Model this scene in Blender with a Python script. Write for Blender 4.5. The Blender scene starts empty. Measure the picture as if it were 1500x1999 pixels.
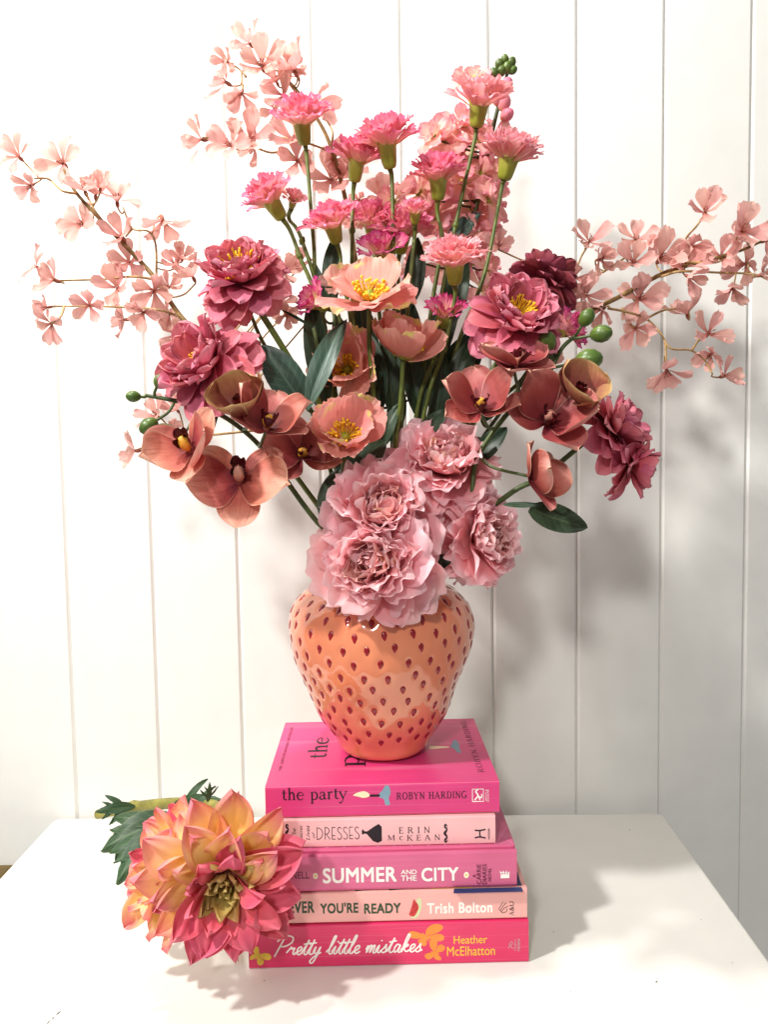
import bpy, math, random
import numpy as np
from mathutils import Matrix, Vector
PI = math.pi
R = math.radians
random.seed(7)
scene = bpy.context.scene
col = scene.collection

# ------------------------------------------------------------------ camera
F_PX, CX, CY = 1502.0, 750.0, 999.5          # focal length and centre in photograph pixels (1500 x 1999)
PITCH, YAW, ROLL = 3.7, -0.8, -0.92
CAM_R = Matrix.Rotation(R(YAW), 3, 'Z') @ Matrix.Rotation(R(90 - PITCH), 3, 'X') @ Matrix.Rotation(R(ROLL), 3, 'Z')


def ray(px, py):
    return CAM_R @ Vector(((px - CX) / F_PX, -(py - CY) / F_PX, -1.0))


_d = ray(760, 1885)
CAM_H = -_d.z * 0.65 / _d.y                   # the lowest spine stands 0.65 m away on the table (z = 0)
CAM = Vector((0, 0, CAM_H))


def P(px, py, Y):                              # point on the vertical plane y = Y seen at that place of the photograph
    d = ray(px, py)
    return CAM + d * (Y / d.y)


def PZ(px, py, z):                             # point on the level plane z
    d = ray(px, py)
    return CAM + d * ((z - CAM.z) / d.z)


cam_data = bpy.data.cameras.new('camera')
cam_data.sensor_fit = 'VERTICAL'
cam_data.sensor_height = 24.0
cam_data.lens = F_PX / 1999.0 * 24.0
cam_data.clip_start = 0.02
cam_data.clip_end = 50
cam = bpy.data.objects.new('camera', cam_data)
col.objects.link(cam)
cam.matrix_world = Matrix.Translation(CAM) @ CAM_R.to_4x4()
scene.camera = cam

# ------------------------------------------------------------------ light of the room
world = bpy.data.worlds.new('World')
scene.world = world
world.use_nodes = True
bg = world.node_tree.nodes['Background']
bg.inputs[0].default_value = (1.0, 0.98, 0.94, 1)
bg.inputs[1].default_value = 0.29


def lamp(name, loc, target, power, size, color):
    ld = bpy.data.lights.new(name, 'AREA')
    ld.shape = 'DISK'
    ld.size = size
    ld.energy = power
    ld.color = color
    o = bpy.data.objects.new(name, ld)
    col.objects.link(o)
    o.location = loc
    o.rotation_euler = (Vector(target) - Vector(loc)).to_track_quat('-Z', 'Y').to_euler()
    return o


lamp('ceiling_lamp', (-0.95, 0.06, 1.50), (-0.05, 0.78, 0.35), 30, 0.10, (1.0, 0.975, 0.93))
lamp('ceiling_lamp', (-0.33, 0.62, 1.70), (-0.10, 0.72, 0.20), 14, 0.08, (1.0, 0.975, 0.93))

lamp('ceiling_lamp', (-0.58, -1.55, 1.70), (0.0, 0.75, 0.35), 31, 0.28, (1.0, 0.98, 0.94))

vs = scene.view_settings
vs.view_transform = 'Standard'
vs.look = 'None'
vs.gamma = 1
vs.use_curve_mapping = False
vs.exposure = 0.0
scene.cycles.max_bounces = 8
scene.cycles.transmission_bounces = 6
scene.cycles.use_denoising = True

# ------------------------------------------------------------------ helpers: objects
WM = {}


def link(name, mesh, parent=None, M=None):
    M = M or Matrix.Identity(4)
    o = bpy.data.objects.new(name, mesh)
    col.objects.link(o)
    if parent is not None:
        o.parent = parent
        o.matrix_basis = WM[parent].inverted() @ M
    else:
        o.matrix_basis = M
    WM[o] = M
    return o


def thing(name, label, cat, loc, group=None):
    o = link(name, None, None, Matrix.Translation(loc))
    o.empty_display_size = 0.02
    o['label'] = label
    o['category'] = cat
    if group:
        o['group'] = group
    return o


def mesh_of(name, verts, faces, mat, smooth=True, uvs=None):
    me = bpy.data.meshes.new(name)
    me.from_pydata([tuple(v) for v in verts], [], faces)
    if smooth and len(me.polygons):
        me.polygons.foreach_set('use_smooth', [True] * len(me.polygons))
    if uvs is not None:
        uvl = me.uv_layers.new(name='UVMap')
        li = np.zeros(len(me.loops), dtype=np.int32)
        me.loops.foreach_get('vertex_index', li)
        uvl.data.foreach_set('uv', np.asarray(uvs, dtype=np.float32)[li].ravel())
    me.materials.append(mat)
    me.update()
    return me


def lin(h):
    h = h.lstrip('#')
    c = [int(h[i:i + 2], 16) / 255 for i in (0, 2, 4)]
    return tuple((x / 12.92 if x <= 0.04045 else ((x + 0.055) / 1.055) ** 2.4) for x in c) + (1.0,)


# ------------------------------------------------------------------ helpers: materials
def new_mat(name):
    m = bpy.data.materials.new(name)
    m.use_nodes = True
    nt = m.node_tree
    b = nt.nodes['Principled BSDF']
    return m, nt, b


def N(nt, t, **kw):
    n = nt.nodes.new(t)
    for k, v in kw.items():
        if k.startswith('i_'):
            n.inputs[k[2:].replace('_', ' ')].default_value = v
        else:
            setattr(n, k, v)
    return n


def math_node(nt, op, a, b=None):
    n = nt.nodes.new('ShaderNodeMath')
    n.operation = op
    for i, x in enumerate((a, b)):
        if x is None:
            continue
        if isinstance(x, (int, float)):
            n.inputs[i].default_value = x
        else:
            nt.links.new(x, n.inputs[i])
    return n.outputs[0]


def mixc(nt, fac, a, b, blend='MIX'):
    n = nt.nodes.new('ShaderNodeMix')
    n.data_type = 'RGBA'
    n.blend_type = blend
    for inp, x in ((0, fac), (6, a), (7, b)):
        if isinstance(x, (int, float, tuple)):
            n.inputs[inp].default_value = x
        else:
            nt.links.new(x, n.inputs[inp])
    return n.outputs[2]


def ramp(nt, fac, stops):
    n = nt.nodes.new('ShaderNodeValToRGB')
    cr = n.color_ramp
    while len(cr.elements) < len(stops):
        cr.elements.new(0.5)
    for e, (p, c) in zip(cr.elements, stops):
        e.position = p
        e.color = lin(c) if isinstance(c, str) else c
    nt.links.new(fac, n.inputs[0])
    return n.outputs[0]


def mat_plain(name, color, rough=0.5, spec=0.4, noise=0.06, scale=60, bump=0.0, coat=0.0, streak=0.0):
    m, nt, b = new_mat(name)
    tc = N(nt, 'ShaderNodeTexCoord')
    nz = N(nt, 'ShaderNodeTexNoise', i_Scale=scale, i_Detail=4.0)
    nt.links.new(tc.outputs['Object'], nz.inputs['Vector'])
    c = lin(color) if isinstance(color, str) else color
    lo = tuple(x * (1 - noise * 2) for x in c[:3]) + (1,)
    hi = tuple(min(1, x * (1 + noise * 2)) for x in c[:3]) + (1,)
    cc = ramp(nt, nz.outputs[0], [(0.3, lo), (0.7, hi)])
    if streak:                # handling wear: fine creases along the spine
        mp = N(nt, 'ShaderNodeMapping')
        mp.inputs['Scale'].default_value = (5, 60, 900)
        nt.links.new(tc.outputs['Object'], mp.inputs[0])
        n2 = N(nt, 'ShaderNodeTexNoise', i_Scale=1.0, i_Detail=5.0)
        nt.links.new(mp.outputs[0], n2.inputs['Vector'])
        mr = N(nt, 'ShaderNodeMapRange')
        mr.inputs[1].default_value, mr.inputs[2].default_value = 0.56, 0.78
        nt.links.new(n2.outputs[0], mr.inputs[0])
        pale = tuple(min(1, x * 0.6 + 0.35) for x in c[:3]) + (1,)
        cc = mixc(nt, math_node(nt, 'MULTIPLY', mr.outputs[0], streak), cc, pale)
    nt.links.new(cc, b.inputs['Base Color'])
    b.inputs['Roughness'].default_value = rough
    b.inputs['Specular IOR Level'].default_value = spec
    b.inputs['Coat Weight'].default_value = coat
    if bump:
        bn = N(nt, 'ShaderNodeBump', i_Strength=bump, i_Distance=0.001)
        nt.links.new(nz.outputs[0], bn.inputs['Height'])
        nt.links.new(bn.outputs[0], b.inputs['Normal'])
    return m


def mat_petal(name, stops, edge=None, edge_amt=0.5, edge_from=0.8, vein=0.25, vein_c=None, veins=26, transl=0.3, rough=0.62,
              vary=0.16, patch=None, patch_scale=4.0, patch_th=0.6, bump=0.25, hue=0.012, spec=0.25, speckle=0.0, rib=None):
    """fabric petal: colour printed along its length (u) and at its rim, veins along it, each piece a little different"""
    m, nt, b = new_mat(name)
    L = nt.links.new
    uv = N(nt, 'ShaderNodeUVMap')
    sep = N(nt, 'ShaderNodeSeparateXYZ')
    L(uv.outputs[0], sep.inputs[0])
    u, v = sep.outputs[0], sep.outputs[1]
    oi = N(nt, 'ShaderNodeObjectInfo')
    rnd = oi.outputs['Random']
    comb = N(nt, 'ShaderNodeCombineXYZ')
    L(math_node(nt, 'MULTIPLY', u, 2.2), comb.inputs[0])
    L(math_node(nt, 'MULTIPLY', v, 2.6), comb.inputs[1])
    L(math_node(nt, 'MULTIPLY', rnd, 40.0), comb.inputs[2])
    nz = N(nt, 'ShaderNodeTexNoise', i_Scale=1.6, i_Detail=3.0)
    L(comb.outputs[0], nz.inputs['Vector'])
    off = math_node(nt, 'MULTIPLY', math_node(nt, 'SUBTRACT', nz.outputs[0], 0.5), 0.42)
    uu = math_node(nt, 'ADD', u, off)
    c = ramp(nt, uu, stops)
    if patch:
        nz2 = N(nt, 'ShaderNodeTexNoise', i_Scale=patch_scale * 0.5, i_Detail=2.0)
        L(comb.outputs[0], nz2.inputs['Vector'])
        f = math_node(nt, 'MULTIPLY', nz2.outputs[0], math_node(nt, 'ADD', math_node(nt, 'MULTIPLY', u, 0.5), 0.6))
        mr = N(nt, 'ShaderNodeMapRange')
        mr.inputs[1].default_value = patch_th
        mr.inputs[2].default_value = patch_th + 0.10
        L(f, mr.inputs[0])
        c = mixc(nt, mr.outputs[0], c, lin(patch))
    # veins
    cv = N(nt, 'ShaderNodeCombineXYZ')
    L(math_node(nt, 'MULTIPLY', u, 2.0), cv.inputs[0])
    L(math_node(nt, 'MULTIPLY', v, float(veins)), cv.inputs[1])
    L(math_node(nt, 'MULTIPLY', rnd, 17.0), cv.inputs[2])
    vz = N(nt, 'ShaderNodeTexNoise', i_Scale=1.0, i_Detail=3.0)
    L(cv.outputs[0], vz.inputs['Vector'])
    vm = N(nt, 'ShaderNodeMapRange')
    vm.inputs[1].default_value = 0.5
    vm.inputs[2].default_value = 0.72
    L(vz.outputs[0], vm.inputs[0])
    vc = lin(vein_c) if vein_c else (0.55, 0.3, 0.3, 1)
    c = mixc(nt, math_node(nt, 'MULTIPLY', vm.outputs[0], vein), c, vc, 'MIX' if vein_c else 'MULTIPLY')
    if speckle:
        sp = N(nt, 'ShaderNodeTexNoise', i_Scale=14.0, i_Detail=2.0)
        L(comb.outputs[0], sp.inputs['Vector'])
        sm = N(nt, 'ShaderNodeMapRange')
        sm.inputs[1].default_value = 0.55
        sm.inputs[2].default_value = 0.7
        L(sp.outputs[0], sm.inputs[0])
        c = mixc(nt, math_node(nt, 'MULTIPLY', sm.outputs[0], speckle), c, vc)
    if rib:
        rv = math_node(nt, 'ABSOLUTE', math_node(nt, 'SUBTRACT', math_node(nt, 'MULTIPLY', v, 2.0), 1.0))
        r1 = N(nt, 'ShaderNodeMapRange')
        r1.inputs[1].default_value, r1.inputs[2].default_value, r1.inputs[3].default_value, r1.inputs[4].default_value = 0.03, 0.09, 1.0, 0.0
        L(rv, r1.inputs[0])
        ph_ = math_node(nt, 'FRACT', math_node(nt, 'ADD', math_node(nt, 'SUBTRACT', math_node(nt, 'MULTIPLY', u, 8.0), math_node(nt, 'MULTIPLY', rv, 1.7)), math_node(nt, 'MULTIPLY', nz.outputs[0], 0.5)))
        r2 = N(nt, 'ShaderNodeMapRange')
        r2.inputs[1].default_value, r2.inputs[2].default_value, r2.inputs[3].default_value, r2.inputs[4].default_value = 0.0, 0.16, 0.55, 0.0
        L(math_node(nt, 'ABSOLUTE', math_node(nt, 'SUBTRACT', ph_, 0.5)), r2.inputs[0])
        c = mixc(nt, math_node(nt, 'MULTIPLY', math_node(nt, 'MAXIMUM', r1.outputs[0], r2.outputs[0]), 0.55), c, lin(rib))
    if edge:
        av = math_node(nt, 'ABSOLUTE', math_node(nt, 'SUBTRACT', math_node(nt, 'MULTIPLY', v, 2.0), 1.0))
        ed = math_node(nt, 'MAXIMUM', av, u)
        em = N(nt, 'ShaderNodeMapRange')
        em.inputs[1].default_value = edge_from
        em.inputs[2].default_value = 1.0
        L(ed, em.inputs[0])
        c = mixc(nt, math_node(nt, 'MULTIPLY', em.outputs[0], edge_amt), c, lin(edge))
    hs = N(nt, 'ShaderNodeHueSaturation')
    L(c, hs.inputs['Color'])
    L(math_node(nt, 'ADD', math_node(nt, 'MULTIPLY', rnd, 2 * hue), 0.5 - hue), hs.inputs['Hue'])
    L(math_node(nt, 'ADD', math_node(nt, 'MULTIPLY', math_node(nt, 'FRACT', math_node(nt, 'MULTIPLY', rnd, 7.31)), 2 * vary), 1.0 - vary), hs.inputs['Value'])
    c = hs.outputs[0]
    L(c, b.inputs['Base Color'])
    b.inputs['Roughness'].default_value = rough
    b.inputs['Specular IOR Level'].default_value = spec
    bn = N(nt, 'ShaderNodeBump', i_Strength=bump, i_Distance=0.0012)
    L(vz.outputs[0], bn.inputs['Height'])
    L(bn.outputs[0], b.inputs['Normal'])
    if transl:
        tr = N(nt, 'ShaderNodeBsdfTranslucent')
        L(c, tr.inputs['Color'])
        mx = N(nt, 'ShaderNodeMixShader')
        mx.inputs[0].default_value = transl
        L(b.outputs[0], mx.inputs[1])
        L(tr.outputs[0], mx.inputs[2])
        L(mx.outputs[0], nt.nodes['Material Output'].inputs['Surface'])
    return m


MT = {}
MT['wall'] = mat_plain('white_wall_paint', (0.775, 0.768, 0.735, 1), 0.55, 0.3, 0.012, 25, 0.08)
MT['gap'] = mat_plain('groove_shadow_paint', (0.70, 0.69, 0.64, 1), 0.7, 0.2, 0.02)
MT['table'] = mat_plain('cream_table_paint', (0.80, 0.785, 0.735, 1), 0.42, 0.4, 0.012, 14, 0.03)
MT['wood'] = mat_plain('olive_wood', '5a4a28', 0.6, 0.3, 0.2, 30)
MT['mark'] = mat_plain('dark_chip', '4a4038', 0.8, 0.2, 0.1)
MT['stem'] = mat_plain('plastic_stem', '5d6b2c', 0.45, 0.4, 0.16, 90, 0.15)
MT['stem_dark'] = mat_plain('dark_stem', '46562a', 0.45, 0.4, 0.16, 90, 0.15)
MT['stem_gold'] = mat_plain('olive_stem', '8b8440', 0.5, 0.35, 0.16, 90, 0.2)
MT['branch'] = mat_plain('brown_branch', '7d6238', 0.6, 0.3, 0.22, 120, 0.4)
MT['twig'] = mat_plain('straw_twig', 'a98a5c', 0.6, 0.3, 0.16, 120, 0.2)
MT['calyx'] = mat_petal('green_calyx', [(0, '8f9a34'), (0.6, '9da43a'), (1, 'bcb85a')], None, transl=0.1, rough=0.4, vein=0.25, vein_c='5c6a18', veins=14, hue=0.01, spec=0.4)
MT['calyx_brown'] = mat_plain('brown_calyx', '9a5a48', 0.6, 0.3, 0.2, 200)
MT['bud'] = mat_petal('green_bud', [(0, '4e6628'), (0.6, '486026'), (1, '38501f')], None, transl=0.0, rough=0.35, vein=0.4, vein_c='86994a', veins=9, spec=0.45)
MT['leaf'] = mat_petal('dark_leaf', rib='4f6446', stops= [(0, '2c4028'), (0.5, '2a3f2c'), (1, '283c2a')], edge='566b50', edge_amt=0.35, edge_from=0.93, vein=0.35, vein_c='2a3d2c', veins=8, transl=0.10, rough=0.42, vary=0.22, hue=0.02, spec=0.4)
MT['leaf_blue'] = mat_petal('blue_green_leaf', rib='628070', stops= [(0, '30493e'), (0.5, '375246'), (1, '304a40')], edge='6a8474', edge_amt=0.35, edge_from=0.93, vein=0.3, vein_c='6f8c7c', veins=7, transl=0.08, rough=0.4, vary=0.15, hue=0.012, spec=0.45)
MT['leaf_dahlia'] = mat_petal('dahlia_leaf', rib='5c7850', stops= [(0, '2c452c'), (0.5, '2f4a30'), (1, '304c2e')], edge='6c8a50', edge_amt=0.35, edge_from=0.95, vein=0.25, vein_c='6a8458', veins=9, transl=0.1, rough=0.45, vary=0.12, hue=0.015, spec=0.35)
MT['blossom'] = mat_petal('salmon_blossom', [(0, 'b8685e'), (0.3, 'd89c94'), (1, 'ecbeb6')], 'eec2b2', 0.4, 0.9, vein=0.3, vein_c='c98072', veins=16, transl=0.4, rough=0.7, vary=0.10, hue=0.008)
MT['carn'] = mat_petal('pink_carnation', [(0, 'e8dc90'), (0.25, 'f4c8a4'), (0.5, 'f6b4b0'), (0.85, 'f29aae'), (1, 'ee86a4')], 'e86a9c', 0.35, 0.86, vein=0.2, vein_c='e26f86', veins=20, transl=0.34, rough=0.65, vary=0.10)
MT['carn_pale'] = mat_petal('coral_carnation', [(0, 'f0dcaa'), (0.3, 'f4b8a6'), (0.7, 'f4a8ac'), (1, 'f6b2bc')], 'f6b8bc', 0.5, 0.84, vein=0.2, vein_c='e57f80', veins=20, transl=0.34, rough=0.65, vary=0.10)
MT['carn_mag'] = mat_petal('magenta_carnation', [(0, 'ecd890'), (0.35, 'f2b8a2'), (0.65, 'ea90a8'), (0.9, 'da5c94'), (1, 'd04a8a')], 'b8286e', 0.6, 0.86, vein=0.2, vein_c='c83f80', veins=20, transl=0.32, rough=0.65, vary=0.12)
MT['stock'] = mat_petal('pale_pink_stock', [(0, 'f0dcaa'), (0.3, 'f2c0b0'), (0.7, 'f0b2ae'), (1, 'eea4ae')], 'ec90a8', 0.45, 0.85, vein=0.2, vein_c='e89a9c', veins=18, transl=0.36, rough=0.65, vary=0.10)
MT['rose'] = mat_petal('dusty_rose_petal', [(0, '90303f'), (0.4, 'c45468'), (0.8, 'd87688'), (1, 'e28c98')], 'd88c9a', 0.45, 0.9, vein=0.15, vein_c='a04058', veins=14, transl=0.2, rough=0.6, vary=0.16, hue=0.012)
MT['rose_dark'] = mat_petal('wine_rose_petal', [(0, '561a28'), (0.4, '7c2c3c'), (0.8, '8e3c4a'), (1, '9a4856')], 'b46a78', 0.4, 0.92, vein=0.2, vein_c='702638', veins=14, transl=0.15, rough=0.6, vary=0.16, hue=0.012)
MT['peony'] = mat_petal('pale_peony_petal', [(0, 'da686e'), (0.3, 'f09ea5'), (0.75, 'fcc2c8'), (1, 'ffdce0')], 'f0ccd2', 0.5, 0.9, vein=0.12, vein_c='d0848c', veins=18, transl=0.44, rough=0.68, vary=0.10, hue=0.01)
MT['peony_in'] = mat_petal('inner_peony_petal', [(0, 'c8504c'), (0.4, 'e08682'), (0.85, 'f0b0b0'), (1, 'f6c6c6')], 'ecc4c2', 0.5, 0.9, vein=0.12, vein_c='c47478', veins=18, transl=0.28, rough=0.68, vary=0.14, hue=0.018, patch='d9a878', patch_scale=2.5, patch_th=0.66)
MT['poppy'] = mat_petal('salmon_poppy_petal', [(0, 'e8cc84'), (0.16, 'e49c8e'), (0.6, 'ea9e96'), (1, 'f0b0a6')], 'f0b8a8', 0.55, 0.93, vein=0.32, vein_c='cf7668', veins=34, transl=0.36, rough=0.68, vary=0.08, patch='dcd47c', patch_scale=2.2, patch_th=0.57, bump=0.5)
MT['orchid'] = mat_petal('terracotta_orchid_petal', [(0, '521620'), (0.2, '8a3236'), (0.6, 'b05850'), (1, 'd28e84')], 'ecbca2', 0.75, 0.93, vein=0.45, vein_c='943e36', veins=24, transl=0.16, rough=0.5, vary=0.10, hue=0.008, spec=0.35, speckle=0.25)
MT['orchid_light'] = mat_petal('lit_orchid_petal', [(0, '701e2c'), (0.25, 'bc5a52'), (0.6, 'da8876'), (1, 'f2baa4')], 'ecbca2', 0.75, 0.93, vein=0.45, vein_c='943e36', veins=24, transl=0.28, rough=0.5, vary=0.10, hue=0.008, spec=0.35, speckle=0.25)  # paler orchid petal for two lit blooms: their light is put into the colour
MT['orchid_olive'] = mat_petal('olive_orchid_petal', [(0, '58222a'), (0.3, '8a483c'), (0.75, 'a67050'), (1, 'b8925e')], 'cbb07c', 0.75, 0.92, vein=0.4, vein_c='7a3a38', veins=24, transl=0.12, rough=0.5, vary=0.08, spec=0.35, speckle=0.25)
MT['lip'] = mat_petal('maroon_orchid_lip', [(0, '5c161c'), (0.5, '4e0e1a'), (1, '480c1a')], '8a3040', 0.4, 0.9, vein=0.3, vein_c='3c0a16', transl=0.06, rough=0.4, spec=0.45)
MT['dahlia'] = mat_petal('sunset_dahlia_petal', [(0, 'f2a23c'), (0.35, 'fac868'), (0.7, 'fcd488'), (0.9, 'f6b090'), (1, 'f08c94')], 'ea8492', 0.6, 0.6, vein=0.3, vein_c='f0c47c', veins=7, transl=0.26, rough=0.55, vary=0.12, hue=0.012)
MT['dahlia_pink'] = mat_petal('pink_dahlia_petal', [(0, 'e8945e'), (0.3, 'e4706c'), (0.7, 'de5c74'), (1, 'e26e84')], 'e48496', 0.45, 0.85, vein=0.22, vein_c='b83256', veins=7, transl=0.22, rough=0.55, vary=0.14, hue=0.007)
MT['dahlia_core'] = mat_petal('olive_dahlia_petal', [(0, '8a6a34'), (0.5, 'b39a52'), (1, 'c8ac66')], 'd6b880', 0.5, 0.85, vein=0.3, vein_c='7a6030', veins=7, transl=0.2, rough=0.55, vary=0.14, hue=0.015)
MT['stamen'] = mat_plain('yellow_stamen', 'f2bc2e', 0.55, 0.3, 0.12, 300)
MT['pod'] = mat_plain('green_pod', '8a9432', 0.5, 0.3, 0.2, 300, 0.4)
MT['core'] = mat_plain('flower_core', '8c4a44', 0.7, 0.2, 0.2, 200)
MT['column'] = mat_plain('orchid_column', 'd9a03a', 0.45, 0.4, 0.12, 200)
MT['column_pink'] = mat_plain('pink_orchid_column', 'c98a78', 0.45, 0.4, 0.12, 200)


# ------------------------------------------------------------------ helpers: shapes
def catmull(pts, per=8):
    pts = [Vector(p) for p in pts]
    if len(pts) < 3:
        return [pts[0].lerp(pts[-1], i / per) for i in range(per + 1)]
    q = [pts[0] * 2 - pts[1]] + pts + [pts[-1] * 2 - pts[-2]]
    out = []
    for i in range(1, len(q) - 2):
        a, b, c, d = q[i - 1:i + 3]
        for k in range(per):
            t = k / per
            out.append(0.5 * ((2 * b) + (c - a) * t + (2 * a - 5 * b + 4 * c - d) * t * t + (3 * b - a - 3 * c + d) * t ** 3))
    out.append(pts[-1])
    return out


def tube_geo(path, radii, n=8):
    path = [Vector(p) for p in path]
    m = len(path)
    if not hasattr(radii, '__len__'):
        radii = [radii] * m
    elif len(radii) != m:
        radii = list(np.interp(np.linspace(0, 1, m), np.linspace(0, 1, len(radii)), radii))
    verts, faces, uvs = [], [], []
    prev = None
    for i, p in enumerate(path):
        t = (path[min(i + 1, m - 1)] - path[max(i - 1, 0)]).normalized()
        if prev is None:
            x = t.orthogonal().normalized()
        else:
            x = (prev - t * prev.dot(t)).normalized()
        prev = x
        y = t.cross(x)
        for k in range(n):
            a = 2 * PI * k / n
            verts.append(p + (x * math.cos(a) + y * math.sin(a)) * radii[i])
            uvs.append((i / (m - 1), k / n))
    for i in range(m - 1):
        for k in range(n):
            a, b = i * n + k, i * n + (k + 1) % n
            faces.append((a, b, b + n, a + n))
    faces.append(tuple(range(n - 1, -1, -1)))
    faces.append(tuple(range((m - 1) * n, m * n)))
    return verts, faces, uvs


def tube(name, path, radii, mat, parent, n=8, per=7, smooth_path=True):
    pts = catmull(path, per) if smooth_path else path
    v, f, u = tube_geo(pts, radii, n)
    o = Vector(pts[0])
    v = [p - o for p in v]
    return link(name, mesh_of(name, v, f, mat, True, u), parent, Matrix.Translation(o))


def lathe_geo(profile, n=24):
    """profile: (radius, height) pairs turned about z"""
    verts, faces, uvs = [], [], []
    m = len(profile)
    for i, (r, z) in enumerate(profile):
        for k in range(n):
            a = 2 * PI * k / n
            verts.append(Vector((r * math.cos(a), r * math.sin(a), z)))
            uvs.append((i / (m - 1), k / n))
    for i in range(m - 1):
        for k in range(n):
            a, b = i * n + k, i * n + (k + 1) % n
            faces.append((a, b, b + n, a + n))
    return verts, faces, uvs


def box_geo(x0, x1, y0, y1, z0, z1):
    v = [Vector(p) for p in ((x0, y0, z0), (x1, y0, z0), (x1, y1, z0), (x0, y1, z0), (x0, y0, z1), (x1, y0, z1), (x1, y1, z1), (x0, y1, z1))]
    f = [(3, 2, 1, 0), (4, 5, 6, 7), (0, 1, 5, 4), (1, 2, 6, 5), (2, 3, 7, 6), (3, 0, 4, 7)]
    return v, f


def prism_geo(poly, z0, z1, bev=0.0, steps=1):
    """outline (counter-clockwise) raised from z0 to z1, rim rounded by bev"""
    n = len(poly)
    c = [Vector((p[0], p[1])) for p in poly]

    def inset(d):
        out = []
        for i in range(n):
            e1 = (c[i] - c[i - 1]).normalized()
            e2 = (c[(i + 1) % n] - c[i]).normalized()
            n1, n2 = Vector((-e1.y, e1.x)), Vector((-e2.y, e2.x))
            s = (n1 + n2)
            s = s / max(0.3, s.dot(n1)) if s.length > 1e-6 else n1
            out.append(c[i] + s * d)
        return out
    levels = []
    if bev:
        for k in range(steps + 1):
            a = PI / 2 * k / steps
            levels.append((z0 + bev * (1 - math.sin(a)), inset(bev * (1 - math.cos(PI / 2 - (PI / 2 - a)))) if k < steps else c))
        levels = [(z0 + bev * (1 - math.cos(PI / 2 * k / steps)), inset(bev * (1 - math.sin(PI / 2 * k / steps)))) for k in range(steps + 1)]
        levels += [(z1 - bev * (1 - math.cos(PI / 2 * k / steps)), inset(bev * (1 - math.sin(PI / 2 * k / steps)))) for k in range(steps, -1, -1)]
    else:
        levels = [(z0, c), (z1, c)]
    verts, faces = [], []
    for z, ring in levels:
        verts += [Vector((p.x, p.y, z)) for p in ring]
    for i in range(len(levels) - 1):
        for k in range(n):
            a, b = i * n + k, i * n + (k + 1) % n
            faces.append((a, b, b + n, a + n))
    faces.append(tuple(range(n - 1, -1, -1)))
    faces.append(tuple(range((len(levels) - 1) * n, len(levels) * n)))
    return verts, faces


def rounded(poly, r, seg=5):
    out = []
    n = len(poly)
    for i in range(n):
        a, b, c = Vector(poly[i - 1]), Vector(poly[i]), Vector(poly[(i + 1) % n])
        p, q = b + (a - b).normalized() * r, b + (c - b).normalized() * r
        for k in range(seg + 1):
            t = k / seg
            out.append(tuple((p * (1 - t) ** 2 + b * 2 * t * (1 - t) + q * t * t)))
    return out


# ------------------------------------------------------------------ the setting: boarded wall
BACK = PZ(700, 1592, 0).y
YW = BACK + 0.014
lines0 = [83, 253.5, 426.5, 599, 773.5, 948, 1123, 1298, 1472]
xs = [P(x, 0, YW).x for x in lines0]
step = (xs[-1] - xs[0]) / 8
wv, wf = box_geo(xs[0] - 9 * step, xs[0] + 18 * step, YW + 0.010, YW + 0.03, -0.75, 1.6)
wall = link('wall', mesh_of('wall', wv, wf, MT['gap'], False))
wall['kind'] = 'structure'
ch, gp = 0.0034, 0.0001
prof = [(gp, 0.0105), (gp, ch), (gp + ch * 0.8, 0.0004), (gp + ch, 0.0), (step - gp - ch, 0.0), (step - gp - ch * 0.8, 0.0004), (step - gp, ch), (step - gp, 0.0105)]
bv, bf = [], []
for z in (-0.75, 1.6):
    bv += [Vector((x, y, z)) for x, y in prof]
n = len(prof)
for k in range(n - 1):
    bf.append((k, k + 1, k + 1 + n, k + n))
board_me = mesh_of('board', bv, bf, MT['wall'], False)
for k in range(-9, 18):
    link('board', board_me, wall, Matrix.Translation((xs[0] + k * step, YW, 0)))

# the white table: only its top shows
bl, br = PZ(107, 1597, 0), PZ(1295, 1587, 0)
l2, r2 = PZ(0, 1712, 0), PZ(1500, 1870, 0)


def edge_at(a, b, y):
    t = (y - a.y) / (b.y - a.y)
    return (a.x + (b.x - a.x) * t, y)


fy = 0.40
outline = [edge_at(bl, l2, fy), edge_at(br, r2, fy), (br.x, br.y), (bl.x, bl.y)]
poly = rounded(outline, 0.012)
table = thing('side_table', 'cream white painted table standing against the boarded wall under the books', 'table', (0, 0.66, -0.72))
tv, tf = prism_geo(poly, -0.028, 0.0, 0.0035, 3)
top = link('tabletop', mesh_of('tabletop', tv, tf, MT['table'], True), table)
for p in top.data.polygons:
    if len(p.vertices) > 8:
        p.use_smooth = False
xa, xb = outline[0][0], outline[1][0]
for (x, y) in ((bl.x + 0.04, BACK - 0.05), (br.x - 0.04, BACK - 0.05), (xa + 0.05, fy + 0.04), (xb - 0.05, fy + 0.04)):
    v, f = prism_geo([(x - .02, y - .02), (x + .02, y - .02), (x + .02, y + .02), (x - .02, y + .02)], -0.72, -0.028, 0.002)
    link('leg', mesh_of('leg', v, f, MT['table'], False), table)
v, f = box_geo(bl.x + 0.05, br.x - 0.05, BACK - 0.06, BACK - 0.04, -0.10, -0.0285)
link('apron', mesh_of('apron', v, f, MT['table'], False), table)
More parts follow.
